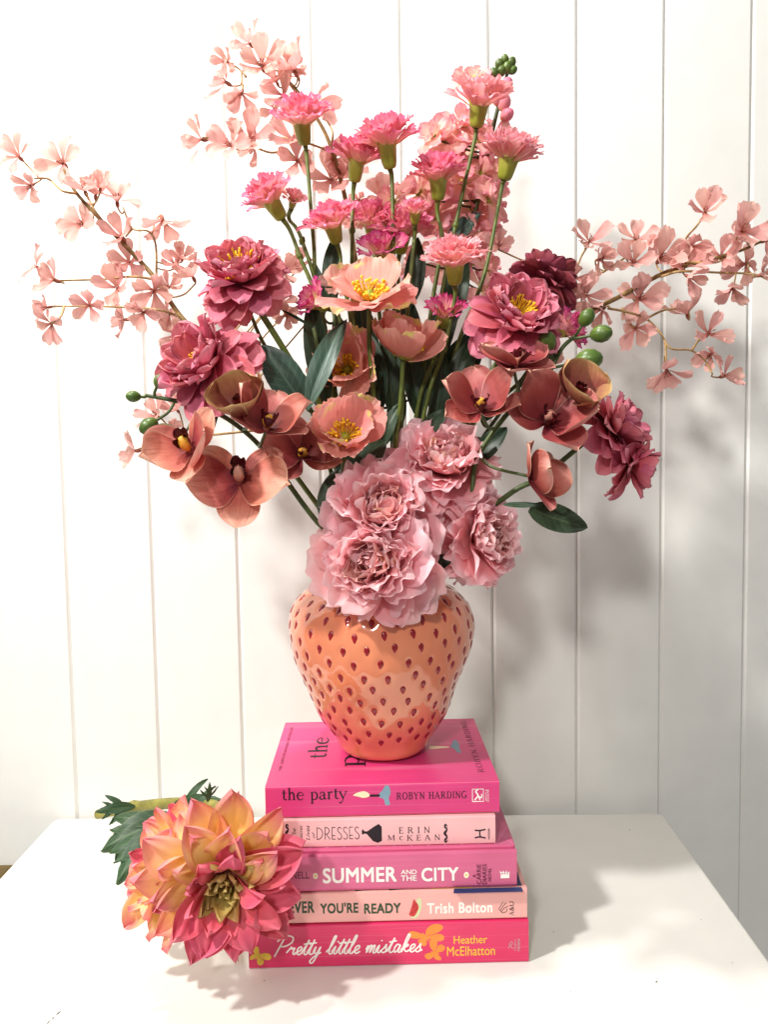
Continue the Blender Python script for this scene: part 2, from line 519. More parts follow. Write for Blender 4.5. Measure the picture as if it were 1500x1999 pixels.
# chips and specks in the paint
for (pts, w) in (([(91, 1999), (98, 1990)], 2.6), ([(101, 1990), (106, 1984)], 3.0), ([(109, 1981), (120, 1972)], 3.6), ([(1281, 1918), (1285, 1914)], 2.4),
                 ([(1081, 1819), (1083, 1818)], 2.0), ([(1106, 1927), (1108, 1926)], 1.6), ([(1114, 1936), (1116, 1935)], 1.6),
                 ([(1229, 1620), (1231, 1619)], 2.0), ([(1430, 1880), (1432, 1879)], 1.6), ([(515, 1914), (518, 1915)], 2.4), ([(1369, 1795), (1371, 1794)], 1.4)):
    a, b = PZ(*pts[0], 0.0002), PZ(*pts[1], 0.0002)
    d = (b - a).normalized()
    s = Vector((-d.y, d.x, 0)) * (w / 2 / F_PX * a.y * 1.2)
    q = [a - s * .6, a.lerp(b, .4) - s, b, a.lerp(b, .5) + s * .8, a + s * .4]
    me = mesh_of('paint_chip', [p - a for p in q], [(0, 1, 2, 3, 4)], MT['mark'], False)
    link('paint_chip', me, table, Matrix.Translation(a))

# the wooden thing that peeps out at the left, behind the table
q = P(20, 1698, YW - 0.02)
v, f = prism_geo([(q.x - 0.25, YW - 0.07), (q.x, YW - 0.07), (q.x, YW - 0.003), (q.x - 0.25, YW - 0.003)], q.z - 0.3, q.z, 0.006, 2)
crate = link('wooden_box', mesh_of('wooden_box', v, f, MT['wood'], False))
crate['label'] = 'olive brown wooden box corner peeping out beyond the table at the wall'
crate['category'] = 'box'

# ------------------------------------------------------------------ flat print on the books
class Plane:
    """a flat printed face: origin, across, up and outward axes (world)"""
    def __init__(s, o, u, v):
        s.o, s.u, s.v = Vector(o), Vector(u).normalized(), Vector(v).normalized()
        s.n = s.u.cross(s.v)

    def px(s, x, y):
        d = ray(x, y)
        t = (s.o - CAM).dot(s.n) / d.dot(s.n)
        p = CAM + d * t - s.o
        return p.dot(s.u), p.dot(s.v)


LIFT = [0]


def decal(parent, name, verts, faces, plane, mat, lift=0.00012):
    M = Matrix((plane.u.to_4d(), plane.v.to_4d(), plane.n.to_4d(), (0, 0, 0, 1))).transposed()
    M[3] = (0, 0, 0, 1)
    M.translation = plane.o + plane.n * lift
    cx = sum(v[0] for v in verts) / len(verts)
    cy = sum(v[1] for v in verts) / len(verts)
    me = mesh_of(name, [(v[0] - cx, v[1] - cy, (v[2] if len(v) > 2 else 0) * 1.4e-5) for v in verts], faces, mat, False)
    return link(name, me, parent, M @ Matrix.Translation((cx, cy, 0)))


def fit(geo, x0, y0, x1, y1):
    v, f = geo
    xs_, ys_ = [p[0] for p in v], [p[1] for p in v]
    ax, bx, ay, by = min(xs_), max(xs_), min(ys_), max(ys_)
    return [(x0 + (p[0] - ax) / max(1e-9, bx - ax) * (x1 - x0), y0 + (p[1] - ay) / max(1e-9, by - ay) * (y1 - y0), p[2] if len(p) > 2 else 0) for p in v], f


def font_geo(text, bold=0.0, space=1.0):
    cu = bpy.data.curves.new('t', 'FONT')
    cu.body = text
    cu.space_character = space
    cu.resolution_u = 4
    ob = bpy.data.objects.new('t', cu)
    me = bpy.data.meshes.new_from_object(ob)
    v = [(p.co.x, p.co.y) for p in me.vertices]
    f = [tuple(p.vertices) for p in me.polygons]
    bpy.data.objects.remove(ob)
    bpy.data.curves.remove(cu)
    bpy.data.meshes.remove(me)
    if bold:
        return merge([([(x + a * bold, y + b_ * bold) for x, y in v], f) for a, b_ in ((-1, -1), (1, -1), (1, 1), (-1, 1))])
    return v, f


def ribbon(pts, w):
    n = len(pts)
    if not hasattr(w, '__len__'):
        w = [w] * n
    elif len(w) != n:
        w = list(np.interp(np.linspace(0, 1, n), np.linspace(0, 1, len(w)), w))
    v, f = [], []
    for i in range(n):
        a, b = Vector(pts[max(i - 1, 0)]), Vector(pts[min(i + 1, n - 1)])
        d = (b - a).normalized() if (b - a).length > 1e-9 else Vector((1, 0))
        s = Vector((-d.y, d.x)) * w[i] / 2
        p = Vector(pts[i])
        v += [(*(p - s), i * 0.12), (*(p + s), i * 0.12)]
    for i in range(n - 1):
        f.append((2 * i, 2 * i + 2, 2 * i + 3, 2 * i + 1))
    return v, f


def merge(geos):
    V, Fc = [], []
    for lay, (v, f) in enumerate(geos):
        k = len(V)
        V += [(p[0], p[1], (p[2] if len(p) > 2 else 0) + lay % 6) for p in v]
        Fc += [tuple(i + k for i in q) for q in f]
    return V, Fc


def cat2(pts, per=6):
    return [(p.x, p.y) for p in catmull([Vector((a, b, 0)) for a, b in pts], per)]


def arc(cx, cy, rx, ry, a0, a1, n=14):
    return [(cx + rx * math.cos(R(a0 + (a1 - a0) * i / n)), cy + ry * math.sin(R(a0 + (a1 - a0) * i / n))) for i in range(n + 1)]


def serif_font(T=0.14, t=0.05):
    def stem(x, a=0.0, b=1.0, sa=True, sb=True, w=None):
        w = w or T
        s = [([(x, a), (x, b)], w)]
        if sa:
            s.append(([(x - w * 0.95, a + t / 2), (x + w * 0.95, a + t / 2)], t))
        if sb:
            s.append(([(x - w * 0.95, b - t / 2), (x + w * 0.95, b - t / 2)], t))
        return s

    def ring(cx, cy, rx, ry, a0=0, a1=360):
        p = arc(cx, cy, rx, ry, a0, a1, 20)
        return (p, [t + (T - t) * abs(math.cos(R(a0 + (a1 - a0) * i / 20))) for i in range(21)])
    h = t / 2
    G = {}
    G['I'] = (stem(.17), .34)
    G['H'] = (stem(.17) + stem(.73) + [([(.17, .52), (.73, .52)], t)], .90)
    G['N'] = (stem(.15, w=t * 1.4) + stem(.73, w=t * 1.4, sa=False) + [([(.13, .97), (.74, .03)], T)], .88)
    G['R'] = (stem(.17) + [([(.17, .97), (.42, .97)], t), ring(.42, .745, .19, .225, 90, -90), ([(.17, .52), (.42, .52)], t), ([(.40, .52), (.74, .02)], T), ([(.68, h), (.84, h)], t)], .84)
    G['B'] = (stem(.17) + [([(.17, .97), (.42, .97)], t), ring(.42, .76, .18, .21, 90, -90), ([(.17, .54), (.44, .54)], t), ring(.44, .285, .21, .255, 90, -90), ([(.17, .03), (.44, .03)], t)], .74)
    G['D'] = (stem(.17) + [([(.17, .97), (.40, .97)], t), ring(.40, .5, .36, .47, 90, -90), ([(.17, .03), (.40, .03)], t)], .86)
    G['P'] = (stem(.17) + [([(.17, .97), (.42, .97)], t), ring(.42, .73, .2, .24, 90, -90), ([(.17, .49), (.42, .49)], t)], .70)
    G['O'] = ([ring(.46, .5, .38, .49)], .92)
    G['U'] = (stem(.17, .3, 1, sa=False) + [ring(.45, .3, .28, .28, 180, 360)] + stem(.73, .3, 1, sa=False, w=t * 1.4), .86)
    G['G'] = ([ring(.47, .5, .39, .49, 45, 315)] + stem(.75, .06, .42, sa=False), .92)
    G['S'] = ([(cat2([(.52, .78), (.46, .95), (.28, .97), (.13, .82), (.2, .62), (.42, .45), (.53, .27), (.4, .05), (.2, .03), (.09, .22)]), [t, t, T * .7, T, T, T, T, T * .7, t, t])], .64)
    G['T'] = (stem(.36, sb=False) + [([(.04, .96), (.68, .96)], t * 1.2), ([(.05, .97), (.05, .78)], t), ([(.67, .97), (.67, .78)], t)], .72)
    G['L'] = (stem(.17) + [([(.17, h), (.60, h)], t), ([(.60, 0), (.60, .2)], t)], .66)
    G['W'] = ([([(.05, 1), (.3, .02)], T), ([(.3, .02), (.5, .95)], t), ([(.5, .95), (.74, .02)], T), ([(.74, .02), (.98, 1)], t), ([(-.04, .97), (.2, .97)], t), ([(.86, .97), (1.08, .97)], t)], 1.04)
    G['A'] = ([([(.08, .02), (.40, .98)], t * 1.2), ([(.40, .98), (.76, .02)], T), ([(.2, .34), (.62, .34)], t), ([(0, h), (.2, h)], t), ([(.62, h), (.90, h)], t)], .88)
    G['Y'] = ([([(.08, .98), (.42, .46)], T), ([(.76, .98), (.42, .46)], t * 1.2), ([(-.02, 1 - h), (.24, 1 - h)], t), ([(.62, 1 - h), (.86, 1 - h)], t)] + stem(.42, 0, .5, sb=False), .84)
    G['E'] = (stem(.17) + [([(.17, .975), (.58, .975)], t), ([(.17, .52), (.48, .52)], t), ([(.17, .025), (.62, .025)], t), ([(.58, 1), (.58, .8)], t), ([(.62, 0), (.62, .22)], t), ([(.48, .62), (.48, .42)], t)], .68)
    G['K'] = (stem(.17) + [([(.72, .97), (.22, .44)], t), ([(.36, .56), (.76, .02)], T), ([(.6, 1 - h), (.84, 1 - h)], t), ([(.66, h), (.9, h)], t)], .86)
    G['M'] = (stem(.14, w=t * 1.4) + stem(.92) + [([(.14, .98), (.5, .08)], T), ([(.5, .08), (.9, .98)], t)], 1.08)
    x = .64
    G['t'] = ([([(.2, .86), (.2, .16), (.25, .06), (.34, .03), (.42, .10)], [T, T, T, T * .8, t]), ([(.04, x - h), (.40, x - h)], t)], .44)
    G['h'] = (stem(.17, 0, 1.04, sb=False) + [([(.06, 1.0), (.17, 1.03)], t), (cat2([(.18, .44), (.32, .62), (.46, .60), (.52, .42)]), [t, T * .8, T, T])] + stem(.53, 0, .44, sb=False), .70)
    G['e'] = ([(arc(.32, .32, .25, .32, 15, 325, 20), [t, t, t, T * .8, T, T, T, T * .7, t, t]), ([(.07, .37), (.56, .37)], t)], .62)
    G['p'] = (stem(.17, -.34, x, sb=False) + [([(.05, x - .05), (.17, x - h)], t), (arc(.34, .32, .24, .32, 140, -140, 20), [t, t, T * .7, T, T, T, T * .7, t, t])], .68)
    G['a'] = ([(cat2([(.1, .46), (.18, .6), (.34, .62), (.43, .48), (.43, .12), (.5, .03), (.58, .09)]), [T, t, T * .6, T, T, T * .7, t]), (cat2([(.42, .36), (.18, .30), (.07, .14), (.18, .01), (.34, .05), (.43, .17)]), [t, t, T, T * .7, t, t])], .60)
    G['r'] = (stem(.17, 0, x, sb=False) + [([(.05, x - .05), (.17, x - h)], t), (cat2([(.18, .42), (.28, .58), (.36, .62), (.44, .55)]), [t, t, T * .9, T])], .48)
    G['y'] = ([([(.06, x), (.33, .04)], T), (cat2([(.58, x), (.33, .02), (.22, -.26), (.1, -.34), (.02, -.26)]), [t, t, t, T * .7, T]), ([(-.04, x - h), (.2, x - h)], t), ([(.46, x - h), (.68, x - h)], t)], .64)
    G['c'] = ([(arc(.34, .32, .26, .32, 45, 315, 18), [T, t, t, T, T, T, t, t, t])], .58)
    G[' '] = ([], .40)
    return G


def stroke_text(text, G, space=0.0):
    geos, x = [], 0.0
    for c in text:
        st, adv = G[c]
        for pts, w in st:
            geos.append(ribbon([(x + p[0], p[1]) for p in pts], w))
        x += adv + space
    return merge(geos)


SER, SER_B = serif_font(0.13, 0.055), serif_font(0.19, 0.085)


def script_text():
    """monoline handwriting: Pretty little mistakes"""
    S = {}
    S['P'] = ([[(.0, -.1), (.18, .45), (.36, 1.0)], [(.0, .78), (.2, 1.02), (.55, 1.12), (.82, 1.0), (.8, .72), (.5, .52), (.22, .5)]], .72)
    S['r'] = ([[(-.1, .12), (.06, .36), (.12, .46), (.16, .34), (.30, .40), (.26, .16), (.32, .02), (.46, .12)]], .42)
    S['e'] = ([[(-.06, .1), (.14, .18), (.28, .34), (.22, .46), (.08, .36), (.06, .12), (.18, .0), (.36, .12)]], .36)
    S['t'] = ([[(-.06, .1), (.12, .5), (.24, .86), (.1, .3), (.1, .06), (.2, .0), (.34, .12)], [(-.02, .6), (.38, .68)]], .30)
    S['y'] = ([[(-.02, .14), (.08, .44), (.06, .12), (.2, .06), (.34, .44), (.22, -.1), (.06, -.5), (-.1, -.42), (.06, -.16), (.42, .12)]], .44)
    S['l'] = ([[(-.08, .1), (.16, .5), (.3, .98), (.22, 1.02), (.1, .5), (.08, .08), (.18, .0), (.32, .12)]], .28)
    S['i'] = ([[(-.06, .12), (.1, .44), (.06, .1), (.14, .0), (.28, .12)], [(.16, .68), (.19, .74)]], .26)
    S['m'] = ([[(-.04, .2), (.06, .44), (.02, .02), (.14, .38), (.24, .42), (.2, .02), (.32, .38), (.42, .42), (.38, .06), (.46, .0), (.58, .12)]], .56)
    S['s'] = ([[(-.06, .08), (.12, .28), (.22, .48), (.22, .3), (.26, .12), (.14, .0), (.0, .08)], [(.14, .0), (.38, .12)]], .36)
    S['a'] = ([[(.32, .4), (.16, .46), (.04, .24), (.08, .02), (.22, .1), (.34, .42), (.28, .08), (.36, .0), (.5, .12)]], .46)
    S['k'] = ([[(-.06, .1), (.16, .5), (.28, .98), (.18, 1.0), (.06, .4), (.02, .0)], [(.04, .2), (.22, .46), (.3, .38), (.12, .24), (.24, .04), (.42, .1)]], .40)
    S[' '] = ([], .34)
    geos, x = [], 0.0
    for c in 'Pretty little mistakes':
        st, adv = S[c]
        for pts in st:
            geos.append(ribbon([(x + a + 0.22 * b, b) for a, b in cat2(pts, 5)], 0.085))
        x += adv
    return merge(geos)


def polyg(pts):
    return list(pts), [tuple(range(len(pts)))]


# ------------------------------------------------------------------ books
def paperback(name, label, px, Y, depth, color, rough=0.35, yaw=0.0, length=None, corner=0.0012):
    """px: left, top, right, bottom of its spine in the photograph"""
    l, t_, r_, b_ = px
    a, b = P(l, b_, Y), P(r_, b_, Y)
    c = P(r_, t_, Y)
    z0, z1 = px_z[name_key[0]]
    L = length or (b.x - a.x)
    x1 = b.x
    T = z1 - z0
    bk = thing('book', label, 'book', (x1 - L, Y, z0), 'pile of pink books on the table')
    M = Matrix.Translation((x1, Y, z0)) @ Matrix.Rotation(R(yaw), 4, 'Z') @ Matrix.Translation((-L, 0, 0))
    m = mat_plain('cover_' + label.split()[0], color, rough, 0.45, 0.03, 20, 0.05, 0.15, 0.35)
    th = 0.0005
    # folded cover: front, spine and back as one sheet
    k = corner
    outer = [(depth, T)] + [(k - k * math.sin(q), T - k + k * math.cos(q)) for q in (0, R(30), R(60), R(90))] + \
            [(k - k * math.cos(q), k - k * math.sin(q)) for q in (0, R(30), R(60), R(90))] + [(depth, 0)]
    inner = [(depth, th)] + [(th + 0.0008, th), (th, th + 0.0008), (th, T - th - 0.0008), (th + 0.0008, T - th), (depth, T - th)]
    sec = outer + inner
    n = len(sec)
    v = [Vector((x, y, z)) for x in (0, L) for y, z in sec]
    f = [(i, i + n, (i + 1) % n + n, (i + 1) % n) for i in range(n)]
    no, ni = len(outer), len(inner)
    # end caps as strips between outer and inner outline
    pair = [(0, n - 1), (4, n - 2 - 1), (5, n - 4), (9, n - 6)]
    def cap(o_):
        seq = [((0, 1, 2), ), ]
        fs = []
        oi = list(range(no))
        ii = [n - 1 - j for j in range(ni)]
        # march: match every outer point to the nearest inner point
        m_ = [0, 1, 1, 2, 2, 3, 3, 4, 4, 5]
        for j in range(no - 1):
            p, q = ii[m_[j]], ii[m_[j + 1]]
            if p == q:
                fs.append((oi[j] + o_, oi[j + 1] + o_, p + o_))
            else:
                fs.append((oi[j] + o_, oi[j + 1] + o_, q + o_, p + o_))
        return fs
    f += cap(0) + [tuple(reversed(q)) for q in cap(n)]
    co = link('cover', mesh_of('cover', v, f, m, False), bk, M)
    pv, pf = box_geo(0.0004, L - 0.0004, th + 0.0002, depth - 0.0015, th + 0.00005, T - th - 0.00005)
    link('pages', mesh_of('pages', pv, pf, MT['pages'], False), bk, M)
    R3 = M.to_3x3()
    sp = Plane(M @ Vector((0, 0, 0)), R3 @ Vector((1, 0, 0)), R3 @ Vector((0, 0, 1)))
    tp = Plane(M @ Vector((0, 0, T)), R3 @ Vector((1, 0, 0)), R3 @ Vector((0, 1, 0)))
    return bk, sp, tp, co


def pages_mat():
    m, nt, b = new_mat('book_pages')
    tc = N(nt, 'ShaderNodeTexCoord')
    mp = N(nt, 'ShaderNodeMapping')
    mp.inputs['Scale'].default_value = (3, 3, 2600)
    nt.links.new(tc.outputs['Object'], mp.inputs[0])
    nz = N(nt, 'ShaderNodeTexNoise', i_Scale=1.0, i_Detail=2.0)
    nt.links.new(mp.outputs[0], nz.inputs['Vector'])
    nt.links.new(ramp(nt, nz.outputs[0], [(0.3, 'b5a78c'), (0.7, 'e6dcc6')]), b.inputs['Base Color'])
    b.inputs['Roughness'].default_value = 0.8
    return m


MT['pages'] = pages_mat()
for k, c in dict(black='221820', white='f4efe8', wine='5c1c3a', green='2f4a30', yellow='f0c040', orange='f09040', blue='2c3a66', red='c83a3a', teal='7fa0b0', cream='f6ead0',
                 palegreen='cfd8a8', flame='ffe9c0', grey='b8a8a8', butter='e8c84a').items():
    MT['ink_' + k] = mat_plain('ink_' + k, c, 0.45, 0.35, 0.03)

BOOK_Y = dict(b5=0.650, b4=0.652, b3=0.653, b2=0.6625, b1=0.667)
# heights of the joints between the books, read where their spines meet
zj = [0.0, P(760, 1800, 0.651).z, P(760, 1738.5, 0.6525).z, P(760, 1663, 0.653).z]
zj.append(zj[3] + (P(760, 1595, 0.6625).z - P(760, 1650, 0.6625).z))
zj.append(zj[4] + (P(760, 1525, 0.667).z - P(760, 1588, 0.667).z))
px_z = dict(b5=(0.0003, zj[1] - 0.0008), b4=(zj[1], zj[2] - 0.0004), b3=(zj[2], zj[3]), b2=(zj[3] + 0.0004, zj[4]), b1=(zj[4] + 0.0004, zj[5]))
name_key = ['b5']


def put(bk, plane, name, geo, px, mat, pad=0.0, lift=0.00012):
    """fit a drawing into the box of photograph pixels (left, top, right, bottom) on that face"""
    x0, y1 = plane.px(px[0], px[1])
    x1, y0 = plane.px(px[2], px[3])
    v, f = fit(geo, x0, y0, x1, y1)
    return decal(bk, name, v, f, plane, MT[mat], lift)


def put_up(bk, plane, name, geo, px, mat, lift=0.00012):
    """the same, but the writing runs upwards (turned a quarter to the left)"""
    x0, y1 = plane.px(px[0], px[1])
    x1, y0 = plane.px(px[2], px[3])
    v, f = geo
    return decal(bk, name, fit(([(-p[1], p[0], p[2] if len(p) > 2 else 0) for p in v], f), x0, y0, x1, y1)[0], f, plane, MT[mat], lift)


# lowest book
name_key[0] = 'b5'
bk, sp, tp, _ = paperback('book', 'thick magenta paperback with butterflies at the bottom of the pile', (486, 1803, 1033, 1885), BOOK_Y['b5'], 0.150, 'd82e62')
put(bk, sp, 'title_lettering', script_text(), (533, 1826, 826, 1876), 'ink_white')
put(bk, sp, 'author_lettering', font_geo('Heather', 0.006), (886, 1827, 952, 1841), 'ink_yellow')
put(bk, sp, 'author_lettering', font_geo('McElhatton', 0.006), (873, 1848, 967, 1864), 'ink_yellow')
put_up(bk, sp, 'publisher_lettering', font_geo('review'), (1009, 1832, 1016, 1856), 'ink_grey')
put_up(bk, sp, 'publisher_lettering', font_geo('headline'), (1004, 1834, 1008, 1855), 'ink_grey')
put(bk, sp, 'publisher_mark', merge([ribbon(cat2([(0, 0), (.3, .9), (.8, 1), (.7, .6), (.3, .5), (.6, .2), (1, .05)]), .09)]), (993, 1838, 1003, 1852), 'ink_grey')


def wing(pts):
    return polyg(cat2(pts + [pts[0]], 5)[:-1])


def butterfly(name, px, mat, turn):
    up = [(.0, .0), (.25, .42), (.62, .62), (.92, .50), (.95, .22), (.60, .02)]
    lo = [(.0, -.02), (.55, -.06), (.72, -.30), (.58, -.58), (.30, -.52), (.10, -.25)]
    g = []
    for sx, sq in ((1, 1.0), (-1, .62)):
        for w_ in (up, lo):
            q = [(p[0] * sx * sq, p[1]) for p in w_]
            g.append(wing(q if sx > 0 else q[::-1]))
    g.append(wing([(-.03, .28), (.03, .28), (.05, -.1), (0, -.4), (-.05, -.1)]))
    V_, F_ = merge(g)
    ca, sa = math.cos(R(turn)), math.sin(R(turn))
    V_ = [(p[0] * ca - p[1] * sa, p[0] * sa + p[1] * ca, p[2]) for p in V_]
    put(bk, sp, name, (V_, F_), px, mat)


butterfly('butterfly_print', (797, 1805, 868, 1846), 'ink_orange', 25)
butterfly('butterfly_print', (829, 1832, 870, 1874), 'ink_orange', 70)
butterfly('butterfly_print', (487, 1848, 530, 1884), 'ink_butter', -35)

# second book
name_key[0] = 'b4'
bk, sp, tp, _ = paperback('book', 'salmon pink paperback with a watermelon slice on its spine', (483, 1742, 1030, 1797), BOOK_Y['b4'], 0.153, 'eaa9a2')
put(bk, sp, 'title_lettering', font_geo("WHENEVER", 0.028, 1.06), (494, 1762, 614, 1782), 'ink_green')
put(bk, sp, 'title_lettering', font_geo("YOU'RE", 0.028, 1.06), (625, 1763, 700, 1782), 'ink_green')
put(bk, sp, 'title_lettering', font_geo("READY", 0.028, 1.06), (711, 1764, 783, 1782), 'ink_green')
put(bk, sp, 'author_lettering', font_geo('Trish Bolton', 0.026, 1.08), (834, 1763, 962, 1781), 'ink_white')
put_up(bk, sp, 'publisher_lettering', stroke_text('A', SER), (995, 1779, 1004, 1787), 'ink_black')
put_up(bk, sp, 'publisher_lettering', font_geo('&U'), (995, 1760, 1004, 1778), 'ink_black')
put(bk, sp, 'publisher_mark', merge([ribbon(cat2([(0, .3), (.3, .7), (.5, 1)]), .05), ribbon(cat2([(.2, .2), (.5, .6), (.8, .9)]), .05), ribbon(cat2([(.3, .05), (.6, .4), (1, .6)]), .05), ribbon(cat2([(.1, .3), (.4, .0), (.8, .1), (.9, .4)]), .05)]), (973, 1760, 993, 1782), 'ink_black')
put(bk, sp, 'melon_rind', polyg(cat2([(.0, .0), (.5, .02), (.85, .3), (1., .65), (.9, 1.), (.6, .98)]) + [(.25, .5)]), (803, 1753, 824, 1792), 'ink_palegreen')
put(bk, sp, 'melon_flesh', polyg(cat2([(.05, .1), (.5, .0), (.85, .25), (1., .6), (.55, 1.)]) + [(.3, .5)]), (798, 1755, 818, 1789), 'ink_red', lift=0.00016)
put(bk, sp, 'melon_seeds', merge([polyg(arc(x, y, .05, .07, 0, 330, 6)) for x, y in ((.3, .2), (.6, .35), (.5, .7), (.1, .1), (.8, .9), (.9, .5))]), (803, 1764, 815, 1784), 'ink_black', lift=0.0002)
put(bk, tp, 'cover_print', polyg([(0, 0), (1, 0), (1, 1), (.02, 1)]), (884, 1735, 1022, 1741), 'ink_blue')
w_ = tp.px(884, 1740)[0]
o_ = tp.px(1028, 1740)[0]
decal(bk, 'cover_print', [(w_ + 0.02, 0.004), (o_ - 0.002, 0.004), (o_ - 0.002, 0.145), (w_ + 0.02, 0.145)], [(0, 1, 2, 3)], tp, MT['ink_blue'], 0.00016)
zz = []
for i in range(9):
    x = w_ + 0.014 + i * 0.0055
    zz += [(x, 0.006 + (i % 2) * 0.006)]
zg = ribbon(zz, 0.003)
decal(bk, 'zigzag_print', zg[0], zg[1], tp, MT['ink_red'], 0.0002)
decal(bk, 'cover_print', [(w_ - 0.018, 0.002), (w_ + 0.018, 0.002), (w_ + 0.018, 0.02), (w_ - 0.012, 0.02)], [(0, 1, 2, 3)], tp, MT['ink_butter'], 0.0002)
for x0 in (-0.085, -0.055):
    decal(bk, 'leaf_print', [(w_ + x0, 0.001), (w_ + x0 + .02, 0.004), (w_ + x0 + .012, .014), (w_ + x0 - .004, .008)], [(0, 1, 2, 3)], tp, MT['ink_green'], 0.0002)

# third book, a hardback
name_key[0] = 'b3'
Y3 = BOOK_Y['b3']
z0, z1 = px_z['b3']
xr = P(1010, 1700, Y3).x
L3, D3 = 0.2160, 0.150
bk = thing('book', 'rose pink hardback with white capital lettering in the middle of the pile', 'book', (xr - L3, Y3, z0), 'pile of pink books on the table')
m3 = mat_plain('cover_rose_hardback', 'cf6088', 0.38, 0.45, 0.03, 20, 0.04, 0.12, 0.3)
T3 = z1 - z0
M3 = Matrix.Translation((xr, Y3, z0)) @ Matrix.Rotation(R(0.2), 4, 'Z') @ Matrix.Translation((-L3, 0, 0))
bt = 0.0028
pl = rounded([(0, 0.006), (L3, 0.006), (L3, D3), (0, D3)], 0.003, 3)
for za in (0, T3 - bt):
    v, f = prism_geo(pl, za, za + bt, 0.0008, 2)
    link('cover_board', mesh_of('cover_board', v, f, m3, False), bk, M3)
secv = [(0.0062, bt * .9), (0.0035, bt * .5), (0.0010, 0.0008), (0.0, 0.003), (-0.0004, T3 * .5), (0.0, T3 - 0.003), (0.0010, T3 - 0.0008), (0.0035, T3 - bt * .5), (0.0062, T3 - bt * .9)]
secv2 = [(y + 0.0014, min(max(z, bt), T3 - bt)) for y, z in reversed(secv)]
sec = secv + secv2
n = len(sec)
v = [Vector((x, y, z)) for x in (0.0002, L3 - 0.0002) for y, z in sec]
f = [(i, (i + 1) % n, (i + 1) % n + n, i + n) for i in range(n)]
h_ = len(secv)
f += [(i, n - 1 - i, n - 2 - i, i + 1) for i in range(h_ - 1)] + [(i + n, i + 1 + n, 2 * n - 2 - i, 2 * n - 1 - i) for i in range(h_ - 1)]
link('spine', mesh_of('spine', v, f, m3, False), bk, M3)
v, f = box_geo(0.004, L3 - 0.004, 0.0078, D3 - 0.004, bt + 0.0001, T3 - bt - 0.0001)
link('pages', mesh_of('pages', v, f, MT['pages'], False), bk, M3)
R3_ = M3.to_3x3()
sp = Plane(M3 @ Vector((0, -0.0004, 0)), R3_ @ Vector((1, 0, 0)), R3_ @ Vector((0, 0, 1)))
tp = Plane(M3 @ Vector((0, 0, T3)), R3_ @ Vector((1, 0, 0)), R3_ @ Vector((0, 1, 0)))
put(bk, sp, 'author_lettering', font_geo('BUSHNELL', 0.0), (530, 1703, 604, 1715), 'ink_wine')
put(bk, sp, 'title_lettering', font_geo('SUMMER', 0.022, 1.04), (630, 1695, 775, 1721), 'ink_white')
put(bk, sp, 'title_lettering', font_geo('AND', 0.012), (783, 1698, 814, 1706), 'ink_white')
put(bk, sp, 'title_lettering', font_geo('THE', 0.012), (783, 1709, 814, 1719), 'ink_white')
put(bk, sp, 'title_lettering', font_geo('CITY', 0.022, 1.04), (823, 1694, 896, 1719), 'ink_white')
for q in ((616, 1710), (911, 1708)):
    put(bk, sp, 'dot_print', polyg(arc(0, 0, 1, 1, 0, 345, 20)), (q[0] - 5, q[1] - 6, q[0] + 5, q[1] + 6), 'ink_cream')
    put(bk, sp, 'dot_print', polyg(arc(0, 0, 1, 1, 0, 345, 12)), (q[0] - 2, q[1] - 2, q[0] + 2, q[1] + 2), 'ink_yellow', lift=0.0002)
for s_, x0, x1, ya, yb in (('A', 923, 930, 1707, 1713), ('CARRIE', 931, 940, 1687, 1726), ('DIARIES', 942, 951, 1687, 1726), ('NOVEL', 953, 960, 1694, 1720)):
    put_up(bk, sp, 'series_lettering', font_geo(s_, 0.006), (x0, ya, x1, yb), 'ink_wine')
put(bk, sp, 'publisher_mark', merge([polyg([(.1, 0), (1, 0), (1, .5), (.1, .5)]), polyg([(.1, .55), (.0, .95), (.3, .7)]), polyg([(.3, .55), (.35, 1.), (.55, .6)]), polyg([(.55, .55), (.7, 1.), (.8, .6)]), polyg([(.8, .55), (1., .9), (1., .5)])]), (976, 1699, 995, 1714), 'ink_white')
# embossed lattice on its cover, seen as a strip
lat = []
for i in range(14):
    x = 0.004 + i * 0.015
    lat.append(ribbon([(x, 0.009), (x + 0.015, 0.040)], 0.0011))
    lat.append(ribbon([(x + 0.015, 0.009), (x, 0.040)], 0.0011))
lv, lf = merge(lat)
decal(bk, 'cover_lattice', lv, lf, tp, mat_plain('lattice_ink', 'd97aa4', 0.4, 0.4, 0.03))

# fourth book
name_key[0] = 'b2'
bk, sp, tp, _ = paperback('book', 'slim pale pink paperback with a black dress on its spine', (513, 1595, 968, 1650), BOOK_Y['b2'], 0.128, 'efb7b8', yaw=-0.2)
deco = {}
t = 0.06
deco['D'] = ([([(.1, 0), (.1, 1)], t), (arc(.12, .5, .5, .48, 90, -90, 16), t)], .74)
deco['R'] = ([([(.1, 0), (.1, 1)], t), (arc(.2, .72, .28, .27, 90, -90, 12), t), ([(.1, .99), (.2, .99)], t), ([(.1, .45), (.2, .45)], t), ([(.2, .45), (.55, 0)], t)], .64)
deco['E'] = ([([(.1, 0), (.1, 1)], t), ([(.1, .98), (.42, .98)], t), ([(.1, .3), (.40, .3)], t), ([(.1, .02), (.42, .02)], t)], .52)
deco['S'] = ([(cat2([(.42, .86), (.3, .99), (.12, .9), (.12, .68), (.3, .5), (.44, .3), (.4, .08), (.22, .0), (.06, .12)]), t)], .54)
put(bk, sp, 'title_lettering', stroke_text('DRESSES', deco), (618, 1615, 702, 1638), 'ink_black')
